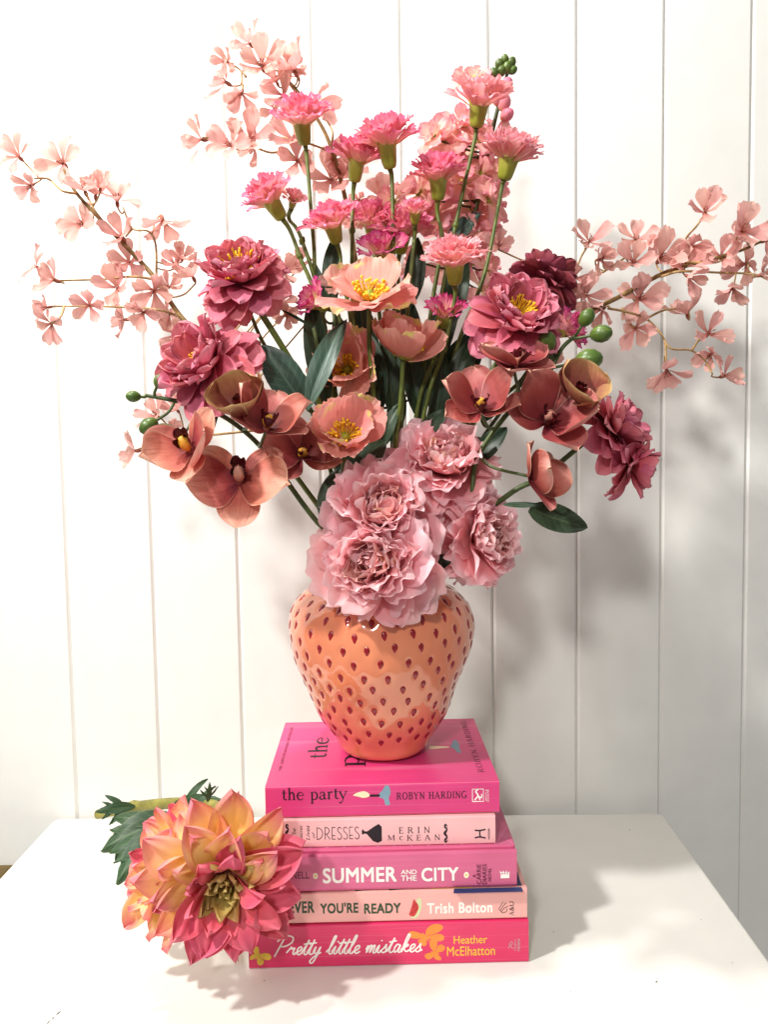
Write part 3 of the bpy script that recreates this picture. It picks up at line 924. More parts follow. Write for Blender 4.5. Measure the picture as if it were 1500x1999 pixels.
put(bk, sp, 'dress_print', polyg([(.0, .62), (.02, .45), (.15, .5), (.25, .48), (.55, .1), (.8, .0), (1., .1), (1., .85), (.85, 1.), (.6, .85), (.28, .62), (.15, .62), (.05, .75)]), (706, 1609, 746, 1645), 'ink_black')
put(bk, sp, 'author_lettering', stroke_text('ERIN', SER, 0.55), (779, 1615, 839, 1626), 'ink_black')
put(bk, sp, 'author_lettering', stroke_text('M', SER), (758, 1630, 771, 1640), 'ink_black')
put(bk, sp, 'author_lettering', stroke_text('c', SER), (780, 1632, 787, 1640), 'ink_black')
put(bk, sp, 'author_lettering', stroke_text('KEAN', SER, 0.55), (795, 1630, 859, 1640), 'ink_black')
swirl = merge([ribbon(cat2([(.9, .9), (.6, 1.), (.4, .9), (.8, .75), (.6, .6), (.3, .5), (.6, .4), (.8, .25), (.4, .1), (.6, .0), (.9, .1)]), [.03, .12, .16, .12, .2, .12, .2, .12, .16, .12, .03])])
put(bk, sp, 'ornament', swirl, (866, 1608, 875, 1645), 'ink_black')
put(bk, sp, 'ornament', swirl, (556, 1608, 565, 1645), 'ink_black')
for s_, x0, x1, ya, yb in (('The', 570, 578, 1617, 1634), ('Secret', 584, 591, 1611, 1640), ('Lives', 597, 605, 1611, 1640), ('of', 609, 615, 1624, 1636)):
    g_ = font_geo(s_)
    g_ = ([(p[0] + .3 * p[1], p[1]) for p in g_[0]], g_[1])
    put_up(bk, sp, 'title_lettering', g_, (x0, ya, x1, yb), 'ink_black')
put(bk, sp, 'publisher_mark', merge([ribbon(cat2([(.0, .85), (.4, .8), (1, .9)]), .14), ribbon(cat2([(.0, .12), (.4, .2), (1, .1)]), .14), ribbon(cat2([(.5, .85), (.45, .5), (.55, .15)]), .12)]), (927, 1618, 949, 1637), 'ink_black')
put_up(bk, sp, 'publisher_lettering', font_geo('HODDER', 0.01), (953, 1617, 957, 1638), 'ink_black')

# topmost book
name_key[0] = 'b1'
bk, sp, tp, _ = paperback('book', 'hot pink paperback on top of the pile, under the vase', (519, 1525, 976, 1588), BOOK_Y['b1'], PZ(752, 1406, px_z['b1'][1]).y - BOOK_Y['b1'], 'd63e7c', yaw=0.3, corner=0.0022)
put(bk, sp, 'title_lettering', stroke_text('the party', SER, 0.03), (550, 1538, 679, 1568), 'ink_black')
put(bk, sp, 'author_lettering', stroke_text('ROBYN HARDING', SER_B, 0.14), (774, 1547, 912, 1558), 'ink_wine')
put(bk, sp, 'candle_flame', polyg(cat2([(.0, .55), (.3, .8), (.7, .9), (1., .6), (.95, .3), (.6, .2), (.3, .35), (.0, .45)])), (690, 1545, 722, 1557), 'ink_flame')
put(bk, sp, 'candle_wick', ribbon([(0, .5), (1, .5)], .12), (722, 1551, 742, 1555), 'ink_black')
put(bk, sp, 'candle_print', polyg(cat2([(.0, .55), (.35, .75), (.6, 1.), (.9, .95), (1., .6), (.85, .35), (.95, .05), (.6, .0), (.45, .3), (.1, .4)])), (738, 1533, 763, 1572), 'ink_teal')
fr = merge([ribbon([(0, 0), (1, 0), (1, 1), (0, 1), (0, 0)], .07), ribbon(cat2([(.2, .1), (.5, .5), (.3, .8), (.5, .95)]), .12), ribbon(cat2([(.45, .5), (.8, .3), (.85, .6)]), .1), ribbon(cat2([(.5, .5), (.7, .1)]), .1)])
put(bk, sp, 'publisher_mark', fr, (922, 1540, 945, 1565), 'ink_white')
put_up(bk, sp, 'publisher_lettering', font_geo('SIMON &'), (948, 1541, 951, 1564), 'ink_white')
put_up(bk, sp, 'publisher_lettering', font_geo('SCHUSTER'), (952, 1541, 955, 1565), 'ink_white')


def put_cover(name, geo, base_px, far_px, right_px, mat):
    """writing that runs away from the viewer: starts at base_px, ends at far_px, letters as tall as to right_px"""
    x0, y0 = tp.px(*base_px)
    _, y1 = tp.px(*far_px)
    x1, _ = tp.px(*right_px)
    v, f = geo
    return decal(bk, name, fit(([(-p[1], p[0], p[2] if len(p) > 2 else 0) for p in v], f), min(x0, x1), y0, max(x0, x1), y1)[0], f, tp, MT[mat])


put_cover('title_lettering', stroke_text('the', SER, 0.03), (598, 1481), (622, 1440), (638, 1481), 'ink_black')
put_cover('title_lettering', stroke_text('party', SER, 0.03), (664, 1497), (700, 1400), (716, 1497), 'ink_black')
put_cover('author_lettering', stroke_text('ROBYN HARDING', SER, 0.16), (934, 1508), (914, 1408), (947, 1508), 'ink_wine')
put_cover('blurb_lettering', stroke_text('THE UNPUTDOWNABLE BESTSELLER', SER_B, 0.1), (543, 1505), (566, 1420), (549, 1505), 'ink_wine')
put(bk, tp, 'candle_print', polyg(cat2([(.0, .5), (.3, .75), (.6, 1.), (.9, .95), (1., .6), (.9, .35), (.95, .05), (.6, .0), (.35, .3), (.1, .4)])), (876, 1445, 902, 1470), 'ink_teal')
put(bk, tp, 'candle_flame', polyg([(0, .3), (1, .5), (1, .7), (0, .9)]), (838, 1456, 878, 1462), 'ink_flame')
ZTOP = px_z['b1'][1] + 0.0001

# ------------------------------------------------------------------ strawberry vase
YV = PZ(745, 1487, ZTOP).y + 0.036
vx = P(745.5, 1300, YV).x
pxm = YV / F_PX
prof_px = [(1484, 70), (1474, 88), (1448, 101), (1400, 131), (1340, 156), (1290, 174), (1250, 182), (1215, 184), (1180, 173), (1150, 146), (1133, 112), (1122, 84)]
zb = ZTOP
pz = [P(745, y, YV).z for y, _ in prof_px]
sh = zb - pz[0] + 0.001
h0 = pz[0]
top_z = pz[-1]
zs = [zb + (z - h0) * (top_z - zb) / (top_z - h0) for z in pz]
rs = [w * pxm * 0.985 for _, w in prof_px]
pp = catmull([(r, z, 0) for r, z in zip(rs, zs)], 16)
pr = np.array([(p.x, p.y) for p in pp])
# even steps along the profile
d = np.concatenate([[0], np.cumsum(np.hypot(*np.diff(pr, axis=0).T))])
NR, NA = 230, 420
s_ = np.linspace(0, d[-1], NR)
pr_r, pr_z = np.interp(s_, d, pr[:, 0]), np.interp(s_, d, pr[:, 1])
rng = np.random.RandomState(3)
seeds = []
row, sarc = 0, 0.034
while sarc < d[-1] - 0.004:
    r_here = np.interp(sarc, s_, pr_r)
    NS = 23 if r_here > 0.064 else 19
    for k in range(NS):
        seeds.append((sarc + rng.uniform(-0.0020, 0.0020), 2 * PI * (k + 0.5 * (row % 2) + 0.09 * row) / NS + rng.uniform(-0.13, 0.13) * 0.02 / r_here))
    sarc += 0.0128
    row += 1
A = np.linspace(0, 2 * PI, NA, endpoint=False)
SS, AA = np.meshgrid(s_, A, indexing='ij')
RR = np.repeat(pr_r[:, None], NA, 1)
dent = np.zeros_like(RR)
for (sa, an) in seeds:
    da = (AA - an + PI) % (2 * PI) - PI
    dd = ((SS - sa) / 0.0058) ** 2 + (da * RR / 0.0046) ** 2
    dent += np.where(dd < 6, np.exp(-dd * 1.3), 0) * 0.0010
lump = 0.0006 * (np.sin(3 * AA + 60 * SS) + np.sin(5 * AA - 90 * SS + 1) * 0.8 + np.sin(2 * AA + 2.0 + 40 * SS))
dR = np.gradient(pr_r, s_)
dZ = np.gradient(pr_z, s_)
nr, nz_ = dZ, -dR
nl = np.hypot(nr, nz_)
nr, nz_ = nr / nl, nz_ / nl
off = (lump - dent)
off *= np.clip((SS - 0.002) / 0.01, 0, 1)
X = (RR + nr[:, None] * off)
Z = np.repeat(pr_z[:, None], NA, 1) + nz_[:, None] * off
Z = np.maximum(Z, zb)
V = np.stack([X * np.cos(AA), X * np.sin(AA), Z - zb], -1).reshape(-1, 3)
F = []
for i in range(NR - 1):
    for k in range(NA):
        a, b = i * NA + k, i * NA + (k + 1) % NA
        F.append((a, b, b + NA, a + NA))
# rim rolls over into the neck and down the inside to a floor
inner_prof = [(pr_r[-1] - 0.002, top_z - zb + 0.001), (pr_r[-1] - 0.005, top_z - zb - 0.0005), (pr_r[-1] - 0.006, top_z - zb - 0.008), (pr_r[-1] + 0.01, top_z - zb - 0.03), (0.07, 0.07), (0.05, 0.02), (0.03, 0.006), (0.001, 0.006)]
V = list(map(tuple, V))
base = (NR - 1) * NA
for (r_, z_) in inner_prof:
    k0 = len(V)
    V += [(r_ * math.cos(a), r_ * math.sin(a), z_) for a in A]
    for k in range(NA):
        F.append((base + k, base + (k + 1) % NA, k0 + (k + 1) % NA, k0 + k))
    base = k0
F.append(tuple(range(NA - 1, -1, -1)))


def vase_mat():
    m, nt, b = new_mat('peach_glaze')
    tc = N(nt, 'ShaderNodeTexCoord')
    nz = N(nt, 'ShaderNodeTexNoise', i_Scale=16.0, i_Detail=3.0)
    nt.links.new(tc.outputs['Object'], nz.inputs['Vector'])
    nt.links.new(ramp(nt, nz.outputs[0], [(0.3, 'dc7a56'), (0.7, 'e68e68')]), b.inputs['Base Color'])
    b.inputs['Roughness'].default_value = 0.12
    b.inputs['Specular IOR Level'].default_value = 0.6
    b.inputs['Coat Weight'].default_value = 0.6
    b.inputs['Coat Roughness'].default_value = 0.06
    return m


MT['glaze'] = vase_mat()
MT['seed'] = mat_plain('crimson_seed', '90101e', 0.25, 0.5, 0.15, 200, 0.0, 0.3)
vase = thing('strawberry_vase', 'glossy peach strawberry shaped ceramic vase with crimson seeds on the pink books', 'vase', (vx, YV, zb))
link('body', mesh_of('body', V, F, MT['glaze'], True), vase, WM[vase].copy())
# one seed: a low almond, blunt above and pointed below
sv, sf = [], []
ring_n = 12
for lev, hgt in ((1.0, -0.0006), (0.82, 0.00035), (0.45, 0.0007)):
    for k in range(ring_n):
        a = 2 * PI * k / ring_n
        y = math.sin(a)
        w = 0.0030 * math.cos(a) * (1 if y > 0 else (1 + y * 0.55))
        sv.append((w * lev, (0.0043 * y if y > 0 else 0.0060 * y) * lev, hgt))
for i in range(2):
    for k in range(ring_n):
        a, b = i * ring_n + k, i * ring_n + (k + 1) % ring_n
        sf.append((a, b, b + ring_n, a + ring_n))
sf.append(tuple(range(2 * ring_n, 3 * ring_n)))
seed_me = mesh_of('seed', sv, sf, MT['seed'], True)
back_v, back_f = [], []
for (sa, an) in seeds:
    r_, z_ = np.interp(sa, s_, pr_r), np.interp(sa, s_, pr_z) - zb
    nrm = Vector((np.interp(sa, s_, nr) * math.cos(an), np.interp(sa, s_, nr) * math.sin(an), np.interp(sa, s_, nz_)))
    lum = 0.0006 * (math.sin(3 * an + 60 * sa) + math.sin(5 * an - 90 * sa + 1) * 0.8 + math.sin(2 * an + 2.0 + 40 * sa))
    pos = Vector((r_ * math.cos(an), r_ * math.sin(an), z_)) + nrm * (lum - 0.0006)
    xax = Vector((-math.sin(an), math.cos(an), 0))
    yax = nrm.cross(xax)
    M = Matrix.Translation(WM[vase].translation + pos) @ Matrix((xax, yax, nrm)).transposed().to_4x4() @ Matrix.Rotation(rng.uniform(-0.15, 0.15), 4, 'Z')
    if math.cos(an + PI / 2) > -0.17:
        link('seed', seed_me, vase, M)
    else:                      # the far side of the vase
        k0 = len(back_v)
        back_v += [M @ Vector(p) - WM[vase].translation for p in sv]
        back_f += [tuple(i + k0 for i in q) for q in sf]
bs = link('seeds', mesh_of('seeds', back_v, back_f, MT['seed'], True), vase, WM[vase].copy())
bs['kind'] = 'stuff'

# ------------------------------------------------------------------ petals and leaves
def petal_geo(nu, nv, W, prof, curl=0.0, curl_p=1.3, cup=0.0, ruf=0.0, rf=3.0, ser=0.0, sf=5.0, notch=0.0, tip=0.25, crum=0.0, keel=0.0, pleat=0.0, pf=9.0, twist=0.0,
              bend0=0.0, seed=0):
    """unit petal along +x, width along y, face up +z; u runs from the claw to the rim"""
    rg = random.Random(seed)
    ph = [rg.uniform(0, 6.28) for _ in range(10)]
    cx, cz, th = 0.0, 0.0, bend0
    centre = []
    for i in range(nu + 1):
        u = i / nu
        centre.append((cx, cz, th))
        th = bend0 + curl * u ** curl_p
        cx += math.cos(th) / nu
        cz += math.sin(th) / nu
    V, U, Fc = [], [], []
    for i in range(nu + 1):
        u = 0.45 * i / nu + 0.55 * math.sin(PI / 2 * i / nu)      # closer rows towards the rim keep it round
        w = W / 2 * prof(u)
        for j in range(nv + 1):
            v = -1 + 2 * j / nv
            du = -tip * v * v * u ** 2.2
            du -= notch * (1 - abs(v)) ** 2 * u ** 5
            du -= ser * (0.5 + 0.5 * math.cos(sf * PI * v + ph[0])) * u ** 6 * (0.6 + 0.4 * math.sin(7 * v + ph[1]))
            uu = min(max(u + du * 1.0, 0), 1.05)
            k = uu * nu
            i0 = min(int(k), nu - 1)
            fr = k - i0
            c0, c1 = centre[i0], centre[i0 + 1]
            px, pz, pt = c0[0] + (c1[0] - c0[0]) * fr, c0[1] + (c1[1] - c0[1]) * fr, c0[2] + (c1[2] - c0[2]) * fr
            if abs(cup) > 1e-4:
                ca = cup * min(1, 0.35 + u)
                y, h = w * math.sin(ca * v) / ca, w * (1 - math.cos(ca * v)) / ca
            else:
                y, h = w * v, 0.0
            ed = max(abs(v) * u ** 0.6, u ** 4)
            h += ruf * ed ** 2 * (math.sin(rf * (v * 2.2 + u * 1.6) + ph[2]) + 0.6 * math.sin(rf * 1.9 * (v * 2.0 - u) + ph[3]))
            h += crum * (math.sin(5 * u + 3 * v + ph[4]) + math.sin(4 * v - 6 * u + ph[5])) * u
            h += keel * w * abs(v) ** 0.8
            h += pleat * u * math.cos(pf * PI * v + ph[6] * 0.3) * (1 - 0.3 * abs(v))
            a = twist * u
            y, h = y * math.cos(a) - h * math.sin(a), y * math.sin(a) + h * math.cos(a)
            V.append((px - math.sin(pt) * h, y, pz + math.cos(pt) * h))
            U.append((u, (v + 1) / 2))
    for i in range(nu):
        for j in range(nv):
            a = i * (nv + 1) + j
            Fc.append((a, a + nv + 1, a + nv + 2, a + 1))
    return V, Fc, U


def P_round(u):            # ends in a rounded rim
    return (0.16 + 0.84 * math.sin(min(1, u / 0.62) * PI / 2) ** 1.1) * math.sqrt(max(0.006, 1 - max(0, (u - 0.5) / 0.5) ** 2.3))


def P_fan(u):
    return 0.12 + 0.88 * u ** 1.15


def P_wedge(u):            # narrow claw, widest near the rim
    return 0.14 + 0.86 * math.sin(min(1.0, u / 0.82) * PI / 2) ** 1.5 * (1 - 0.18 * max(0, (u - 0.8) / 0.2))


def P_broad(u):
    return 0.30 + 0.70 * math.sin(min(1.0, u / 0.7) * PI / 2) * (1 - 0.12 * max(0, (u - 0.75) / 0.25))


def P_point(u):            # lance shaped with a point
    return max(0.02, (0.36 + 0.64 * math.sin(min(1, u / 0.5) * PI / 2)) * (1 - max(0, (u - 0.45) / 0.55) ** 3.2))


def P_oval(u):
    return max(0.02, math.sin(PI * min(1, u * 0.97 + 0.03) ** 0.85) ** 0.62)


def P_orb(u):              # broad and round, waxy orchid petals
    return 0.24 + 0.76 * math.sin(u / 0.5 * PI / 2) if u < 0.5 else math.sqrt(max(0.006, 1 - ((u - 0.5) / 0.5) ** 2.1))


def P_bowl(u):
    return 0.42 + 0.58 * math.sin(min(1, u / 0.6) * PI / 2) - 0.25 * max(0, (u - 0.7) / 0.3) ** 2


def P_lance(u):
    return max(0.02, math.sin(PI * min(1, u * 0.975 + 0.02) ** 0.9) ** 0.85)


PK = {}


def kind(key, mat, nvar, nu, nv, W, prof, **kw):
    out = []
    for s in range(nvar):
        rg = random.Random(hash_key(key) + s * 13)
        k2 = dict(kw)
        for q in ('curl', 'cup', 'bend0'):
            if q in k2:
                k2[q] = k2[q] * rg.uniform(0.7, 1.3)
        v, f, u = petal_geo(nu, nv, W * rg.uniform(0.92, 1.08), prof, seed=hash_key(key) * 7 + s, twist=rg.uniform(-.16, .16), **k2)
        out.append(mesh_of('petal', v, f, MT[mat], True, u))
    PK[key] = out


def hash_key(k):
    return sum((i + 1) * ord(c) for i, c in enumerate(k))


kind('blossom', 'blossom', 8, 8, 10, 0.64, P_wedge, curl=0.55, cup=0.55, ruf=0.05, rf=2.2, notch=0.03, ser=0.10, sf=4, tip=0.14, crum=0.025)
kind('blossom_back', 'blossom', 6, 8, 10, 0.64, P_wedge, curl=-0.7, cup=0.5, ruf=0.03, rf=2.2, notch=0.03, ser=0.10, sf=4, tip=0.14, crum=0.025)
for nm, mt in (('carn', 'carn'), ('carnp', 'carn_pale'), ('carnm', 'carn_mag')):
    kind(nm, mt, 6, 8, 18, 0.80, P_fan, curl=-0.4, cup=0.5, ruf=0.05, rf=2.8, ser=0.22, sf=5, tip=0.22, crum=0.015)
    kind(nm + '_in', mt, 6, 8, 18, 0.74, P_fan, curl=-0.2, cup=0.7, ruf=0.065, rf=3.0, ser=0.22, sf=5, tip=0.2, crum=0.02)
kind('stock', 'stock', 5, 7, 8, 0.82, P_wedge, curl=-0.6, cup=0.4, ruf=0.06, rf=2.6, ser=0.04, sf=3, tip=0.18, crum=0.02)
kind('stock_in', 'stock', 4, 7, 8, 0.78, P_wedge, curl=0.5, cup=0.8, ruf=0.07, rf=2.8, ser=0.04, sf=3, tip=0.18, crum=0.02)
for nm, mt in (('rose', 'rose'), ('rosed', 'rose_dark')):
    kind(nm, mt, 7, 9, 8, 0.64, P_round, curl=-0.5, cup=0.45, ruf=0.03, rf=2.0, tip=0.0, crum=0.014)
    kind(nm + '_mid', mt, 7, 9, 10, 0.62, P_round, curl=0.7, cup=0.75, ruf=0.05, rf=2.2, tip=0.0, crum=0.016)
    kind(nm + '_in', mt, 7, 9, 10, 0.60, P_round, curl=0.8, cup=0.9, ruf=0.06, rf=2.4, tip=0.0, crum=0.018)
kind('peony', 'peony', 8, 11, 20, 1.04, P_broad, curl=-0.35, cup=0.55, ruf=0.065, rf=2.6, ser=0.13, sf=3.4, tip=0.22, crum=0.022)
kind('peony_mid', 'peony', 8, 11, 20, 0.92, P_broad, curl=0.5, cup=0.75, ruf=0.075, rf=2.9, ser=0.13, sf=3.4, tip=0.2, crum=0.025)
kind('peony_in', 'peony_in', 7, 10, 12, 0.98, P_wedge, curl=0.6, cup=0.75, ruf=0.065, rf=2.6, ser=0.07, sf=3.0, tip=0.16, crum=0.03)
kind('poppy', 'poppy', 5, 12, 34, 1.30, P_broad, curl=0.75, cup=0.75, ruf=0.034, rf=4.4, ser=0.06, sf=9, tip=0.20, crum=0.014, pleat=0.014, pf=12)
kind('poppy_open', 'poppy', 5, 12, 34, 1.36, P_broad, curl=0.25, cup=0.45, ruf=0.05, rf=3.8, ser=0.06, sf=9, tip=0.20, crum=0.018, pleat=0.014, pf=12)
kind('orchid_petal', 'orchid', 4, 12, 14, 1.16, P_orb, curl=0.45, cup=0.45, ruf=0.03, rf=1.6, tip=0.0, crum=0.02)
kind('orchid_cup', 'orchid', 4, 12, 14, 1.16, P_orb, curl=0.9, cup=0.8, ruf=0.03, rf=1.6, tip=0.0, crum=0.016)
kind('orchid_sepal', 'orchid', 4, 12, 12, 0.86, P_orb, curl=0.4, cup=0.5, ruf=0.02, rf=1.6, tip=0.0, crum=0.016)
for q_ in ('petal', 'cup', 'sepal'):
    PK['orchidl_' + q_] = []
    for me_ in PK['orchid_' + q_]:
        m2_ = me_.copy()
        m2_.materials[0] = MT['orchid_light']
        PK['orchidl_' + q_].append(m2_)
kind('orchid_closed', 'orchid_olive', 4, 12, 14, 1.75, P_bowl, curl=0.75, cup=1.05, ruf=0.02, rf=1.6, tip=0.10, crum=0.01)
kind('lip', 'lip', 3, 8, 8, 0.7, P_wedge, curl=0.8, cup=1.1, ruf=0.06, rf=2.2, notch=0.12, tip=0.1, crum=0.03)
kind('dahlia', 'dahlia', 9, 16, 16, 0.52, P_point, curl=0.8, curl_p=1.8, cup=0.85, ruf=0.03, rf=1.8, tip=0.0, crum=0.035, keel=0.03, pleat=0.020, pf=2.6, bend0=-0.25)
kind('dahlia_back', 'dahlia', 8, 16, 16, 0.54, P_point, curl=-0.8, curl_p=1.6, cup=0.75, ruf=0.03, rf=1.8, tip=0.0, crum=0.035, keel=0.03, pleat=0.020, pf=2.6, bend0=0.3)
kind('dahlia_pink', 'dahlia_pink', 9, 16, 16, 0.52, P_point, curl=0.8, curl_p=1.8, cup=0.85, ruf=0.04, rf=2.0, tip=0.0, crum=0.04, keel=0.03, pleat=0.020, pf=2.6, bend0=-0.25)
kind('dahlia_pink_back', 'dahlia_pink', 8, 16, 16, 0.54, P_point, curl=-0.8, curl_p=1.6, cup=0.75, ruf=0.04, rf=2.0, tip=0.0, crum=0.04, keel=0.03, pleat=0.020, pf=2.6, bend0=0.3)
kind('dahlia_core', 'dahlia_core', 8, 11, 10, 0.50, P_point, curl=0.3, cup=0.9, ruf=0.07, rf=2.4, tip=0.0, crum=0.03)
LEAF = {}
for nm, mt, W, pr_, kw in (('lance', 'leaf', 0.24, P_lance, dict(curl=-0.5, cup=0.0, keel=0.35, ruf=0.006, rf=2.0, tip=0.0, crum=0.01)),
                           ('lance_blue', 'leaf_blue', 0.27, P_lance, dict(curl=-0.7, keel=0.3, ruf=0.006, rf=2.0, tip=0.0, crum=0.01)),
                           ('ovate', 'leaf', 0.50, P_oval, dict(curl=-0.6, keel=0.22, ruf=0.012, rf=2.0, tip=0.0, crum=0.014)),
                           ('ovate_blue', 'leaf_blue', 0.55, P_oval, dict(curl=-0.5, keel=0.2, ruf=0.01, rf=2.0, tip=0.0, crum=0.012)),
                           ('flat', 'leaf', 0.48, P_oval, dict(curl=0.35, keel=0.15, ruf=0.01, rf=2.0, tip=0.0, crum=0.012))):
    LEAF[nm] = []
    for s in range(3):
        v, f, u = petal_geo(12, 8, W, pr_, seed=s + hash_key(nm), **kw)
        LEAF[nm].append(mesh_of('leaf', v, f, MT[mt], True, u))

rnd = random.Random(11)


def frame(n, roll=0.0, up=Vector((0, 0, 1))):
    z = Vector(n).normalized()
    if abs(z.dot(up)) > 0.97:
        up = Vector((0, 1, 0))
    x = up.cross(z).normalized()
    y = z.cross(x)
    return Matrix((x, y, z)).transposed().to_4x4() @ Matrix.Rotation(R(roll), 4, 'Z')


def face(right, up, toward):
    """a direction given as the viewer sees it"""
    return Vector((right, -toward, up)).normalized()


def petals(head, M, rings, size, rg, name='petal'):
    for rn in rings:
        key, n, L, e, r0, h0 = rn[:6]
        je = rn[6] if len(rn) > 6 else 8
        off = rg.random()
        for k in range(n):
            phi = 2 * PI * (k + off + rg.uniform(-.18, .18)) / n
            s = size * L * rg.uniform(0.88, 1.12)
            Mk = M @ Matrix.Rotation(phi, 4, 'Z') @ Matrix.Translation((r0 * size, 0, h0 * size + rg.uniform(-.02, .02) * size)) @ \
                Matrix.Rotation(-R(e + rg.uniform(-je, je)), 4, 'Y') @ Matrix.Rotation(R(rg.uniform(-14, 14)), 4, 'X') @ Matrix.Diagonal((s, s * rg.uniform(.9, 1.1), s, 1))
            link(name, rg.choice(PK[key]), head, Mk)


def dome_mesh(name, r, h, mat, n=10):
    prof = [(0.001, -h * 0.4), (r * .8, -h * .25), (r, 0.0), (r * .85, h * .5), (r * .45, h * .9), (0.0005, h)]
    v, f, u = lathe_geo(prof, n)
    return mesh_of(name, v, f, mat, True, u)


def filaments(name, count, length, spread, rad, mat, seed, tipr=1.7):
    """a tuft of stamens, too fine to pick apart: one mesh"""
    rg = random.Random(seed)
    V, Fc = [], []
    for i in range(count):
        a = rg.uniform(0, 2 * PI)
        t = R(spread) * math.sqrt(rg.uniform(0.25, 1))
        d = Vector((math.sin(t) * math.cos(a), math.sin(t) * math.sin(a), math.cos(t)))
        L = length * rg.uniform(0.7, 1.05)
        b0 = Vector((math.cos(a), math.sin(a), 0)) * length * 0.16
        bend_ = Vector((rg.uniform(-1, 1), rg.uniform(-1, 1), rg.uniform(-.3, .6))) * L * .16
        p = [b0, b0 + d * L * .5 + bend_, b0 + d * L * .86 + Vector((0, 0, L * .06)), b0 + d * L * .93 + Vector((0, 0, L * .09)), b0 + d * L + Vector((0, 0, L * .1))]
        v, f, _ = tube_geo(p, [rad, rad * .8, rad * .9, rad * tipr, rad * tipr * .7], 5)
        k = len(V)
        V += v
        Fc += [tuple(q + k for q in g) for g in f]
    return mesh_of(name, V, Fc, mat, True)


MOUTH = Vector((vx, YV, top_z))
VB = Vector((vx, YV, zb + 0.008))
used = []


def root_of(target, spread=1.0):
    """where a stem stands in the vase and where it leaves the mouth, for a flower at target"""
    d = Vector((target.x - MOUTH.x, (target.y - MOUTH.y) * 1.0, 0))
    L = max(d.length, 1e-4)
    r = min(0.032, 0.012 + L * 0.09) * spread
    m = MOUTH + d / L * r + Vector((rnd.uniform(-.004, .004), rnd.uniform(-.004, .004), 0))
    b = VB - d / L * rnd.uniform(0.008, 0.026) + Vector((rnd.uniform(-.008, .008), rnd.uniform(-.008, .008), 0))
    return b, m


def stem_to(thing_, end, n, mat='stem', r0=0.0026, r1=0.0019, via=None, mouth=None, root=None, tail=0.03, name='stem'):
    pts = [root, mouth]
    if via:
        pts += [Vector(q) for q in via]
    else:
        mid = mouth.lerp(end, 0.55) + Vector((0, 0, 0.012))
        pts.append(mid)
    pts += [end - n * tail, end]
    return tube(name, pts, [r0, r0, r1], MT[mat], thing_, 8, 7)


def leaf(parent, base, tip, kind_='lance', width=1.0, toward=Vector((0, -1, 0.15)), roll=0.0, name='leaf', var=None):
    x = (tip - base)
    L = x.length
    x = x / L
    z = (toward - x * toward.dot(x)).normalized()
    y = z.cross(x)
    M = Matrix.Translation(base) @ Matrix((x, y, z)).transposed().to_4x4() @ Matrix.Rotation(R(roll), 4, 'X') @ Matrix.Diagonal((L, L * width, L, 1))
    return link(name, LEAF[kind_][rnd.randrange(3) if var is None else var], parent, M)


# ------------------------------------------------------------------ peonies
PEONY = [  # px, py, Y, radius(px), facing, label
    (728, 1098, 0.655, 124, (-0.28, 0.10, 1.0), 'large open pale pink peony lowest in the bouquet, drooping over the vase rim'),
    (752, 992, 0.668, 124, (0.05, 0.55, 0.9), 'pale pink peony with upturned face above the lowest peony'),
    (866, 898, 0.700, 112, (0.12, 0.75, 0.8), 'dense pale pink peony highest of the peonies, under the poppies'),
    (948, 1050, 0.690, 98, (0.75, 0.25, 0.75), 'pale pink peony turned aside with ragged petals hanging beside the vase'),
]
for i, (px, py, Y, rp, fc, lab) in enumerate(PEONY):
    rg = random.Random(40 + i)
    n = face(*fc)
    size = rp / F_PX * Y
    c = P(px, py, Y)
    root, mouth = root_of(c)
    root.z = MOUTH.z - 0.09
    t = thing('peony', lab, 'flower', root, 'pale pink peonies over the vase')
    basep = c - n * size * 0.28
    M = Matrix.Translation(basep) @ frame(n, rg.uniform(0, 360))
    v, f, u = tube_geo(catmull([root, mouth, basep - n * 0.015, basep], 6), [0.003, 0.0028], 8)
    link('stem', mesh_of('stem', [p - root for p in v], f, MT['stem_dark'], True, u), t, Matrix.Translation(root))
    hd = link('flower_head', dome_mesh('flower_head', size * .20, size * .28, MT['core']), t, M)
    petals(hd, M, [('peony', 7, 1.05, -12, .05, -.04, 16), ('peony', 8, 1.08, 6, .05, -.02, 16), ('peony', 8, 1.0, 22, .05, .0, 16), ('peony_mid', 9, 0.88, 34, .05, .02, 16), ('peony_mid', 9, 0.76, 48, .06, .05, 14),
                   ('peony_in', 9, 0.66, 52, .10, .06, 14), ('peony_in', 8, 0.60, 64, .09, .08, 14), ('peony_in', 6, 0.54, 78, .05, .10, 14)], size, rg)
    for k in range(2):
        b = mouth.lerp(basep, 0.6)
        leaf(t, b, b + Vector((rg.uniform(-.05, .05), rg.uniform(-.02, .03), rg.uniform(-.02, .04))) + n * 0.01, 'ovate', 0.9, n)

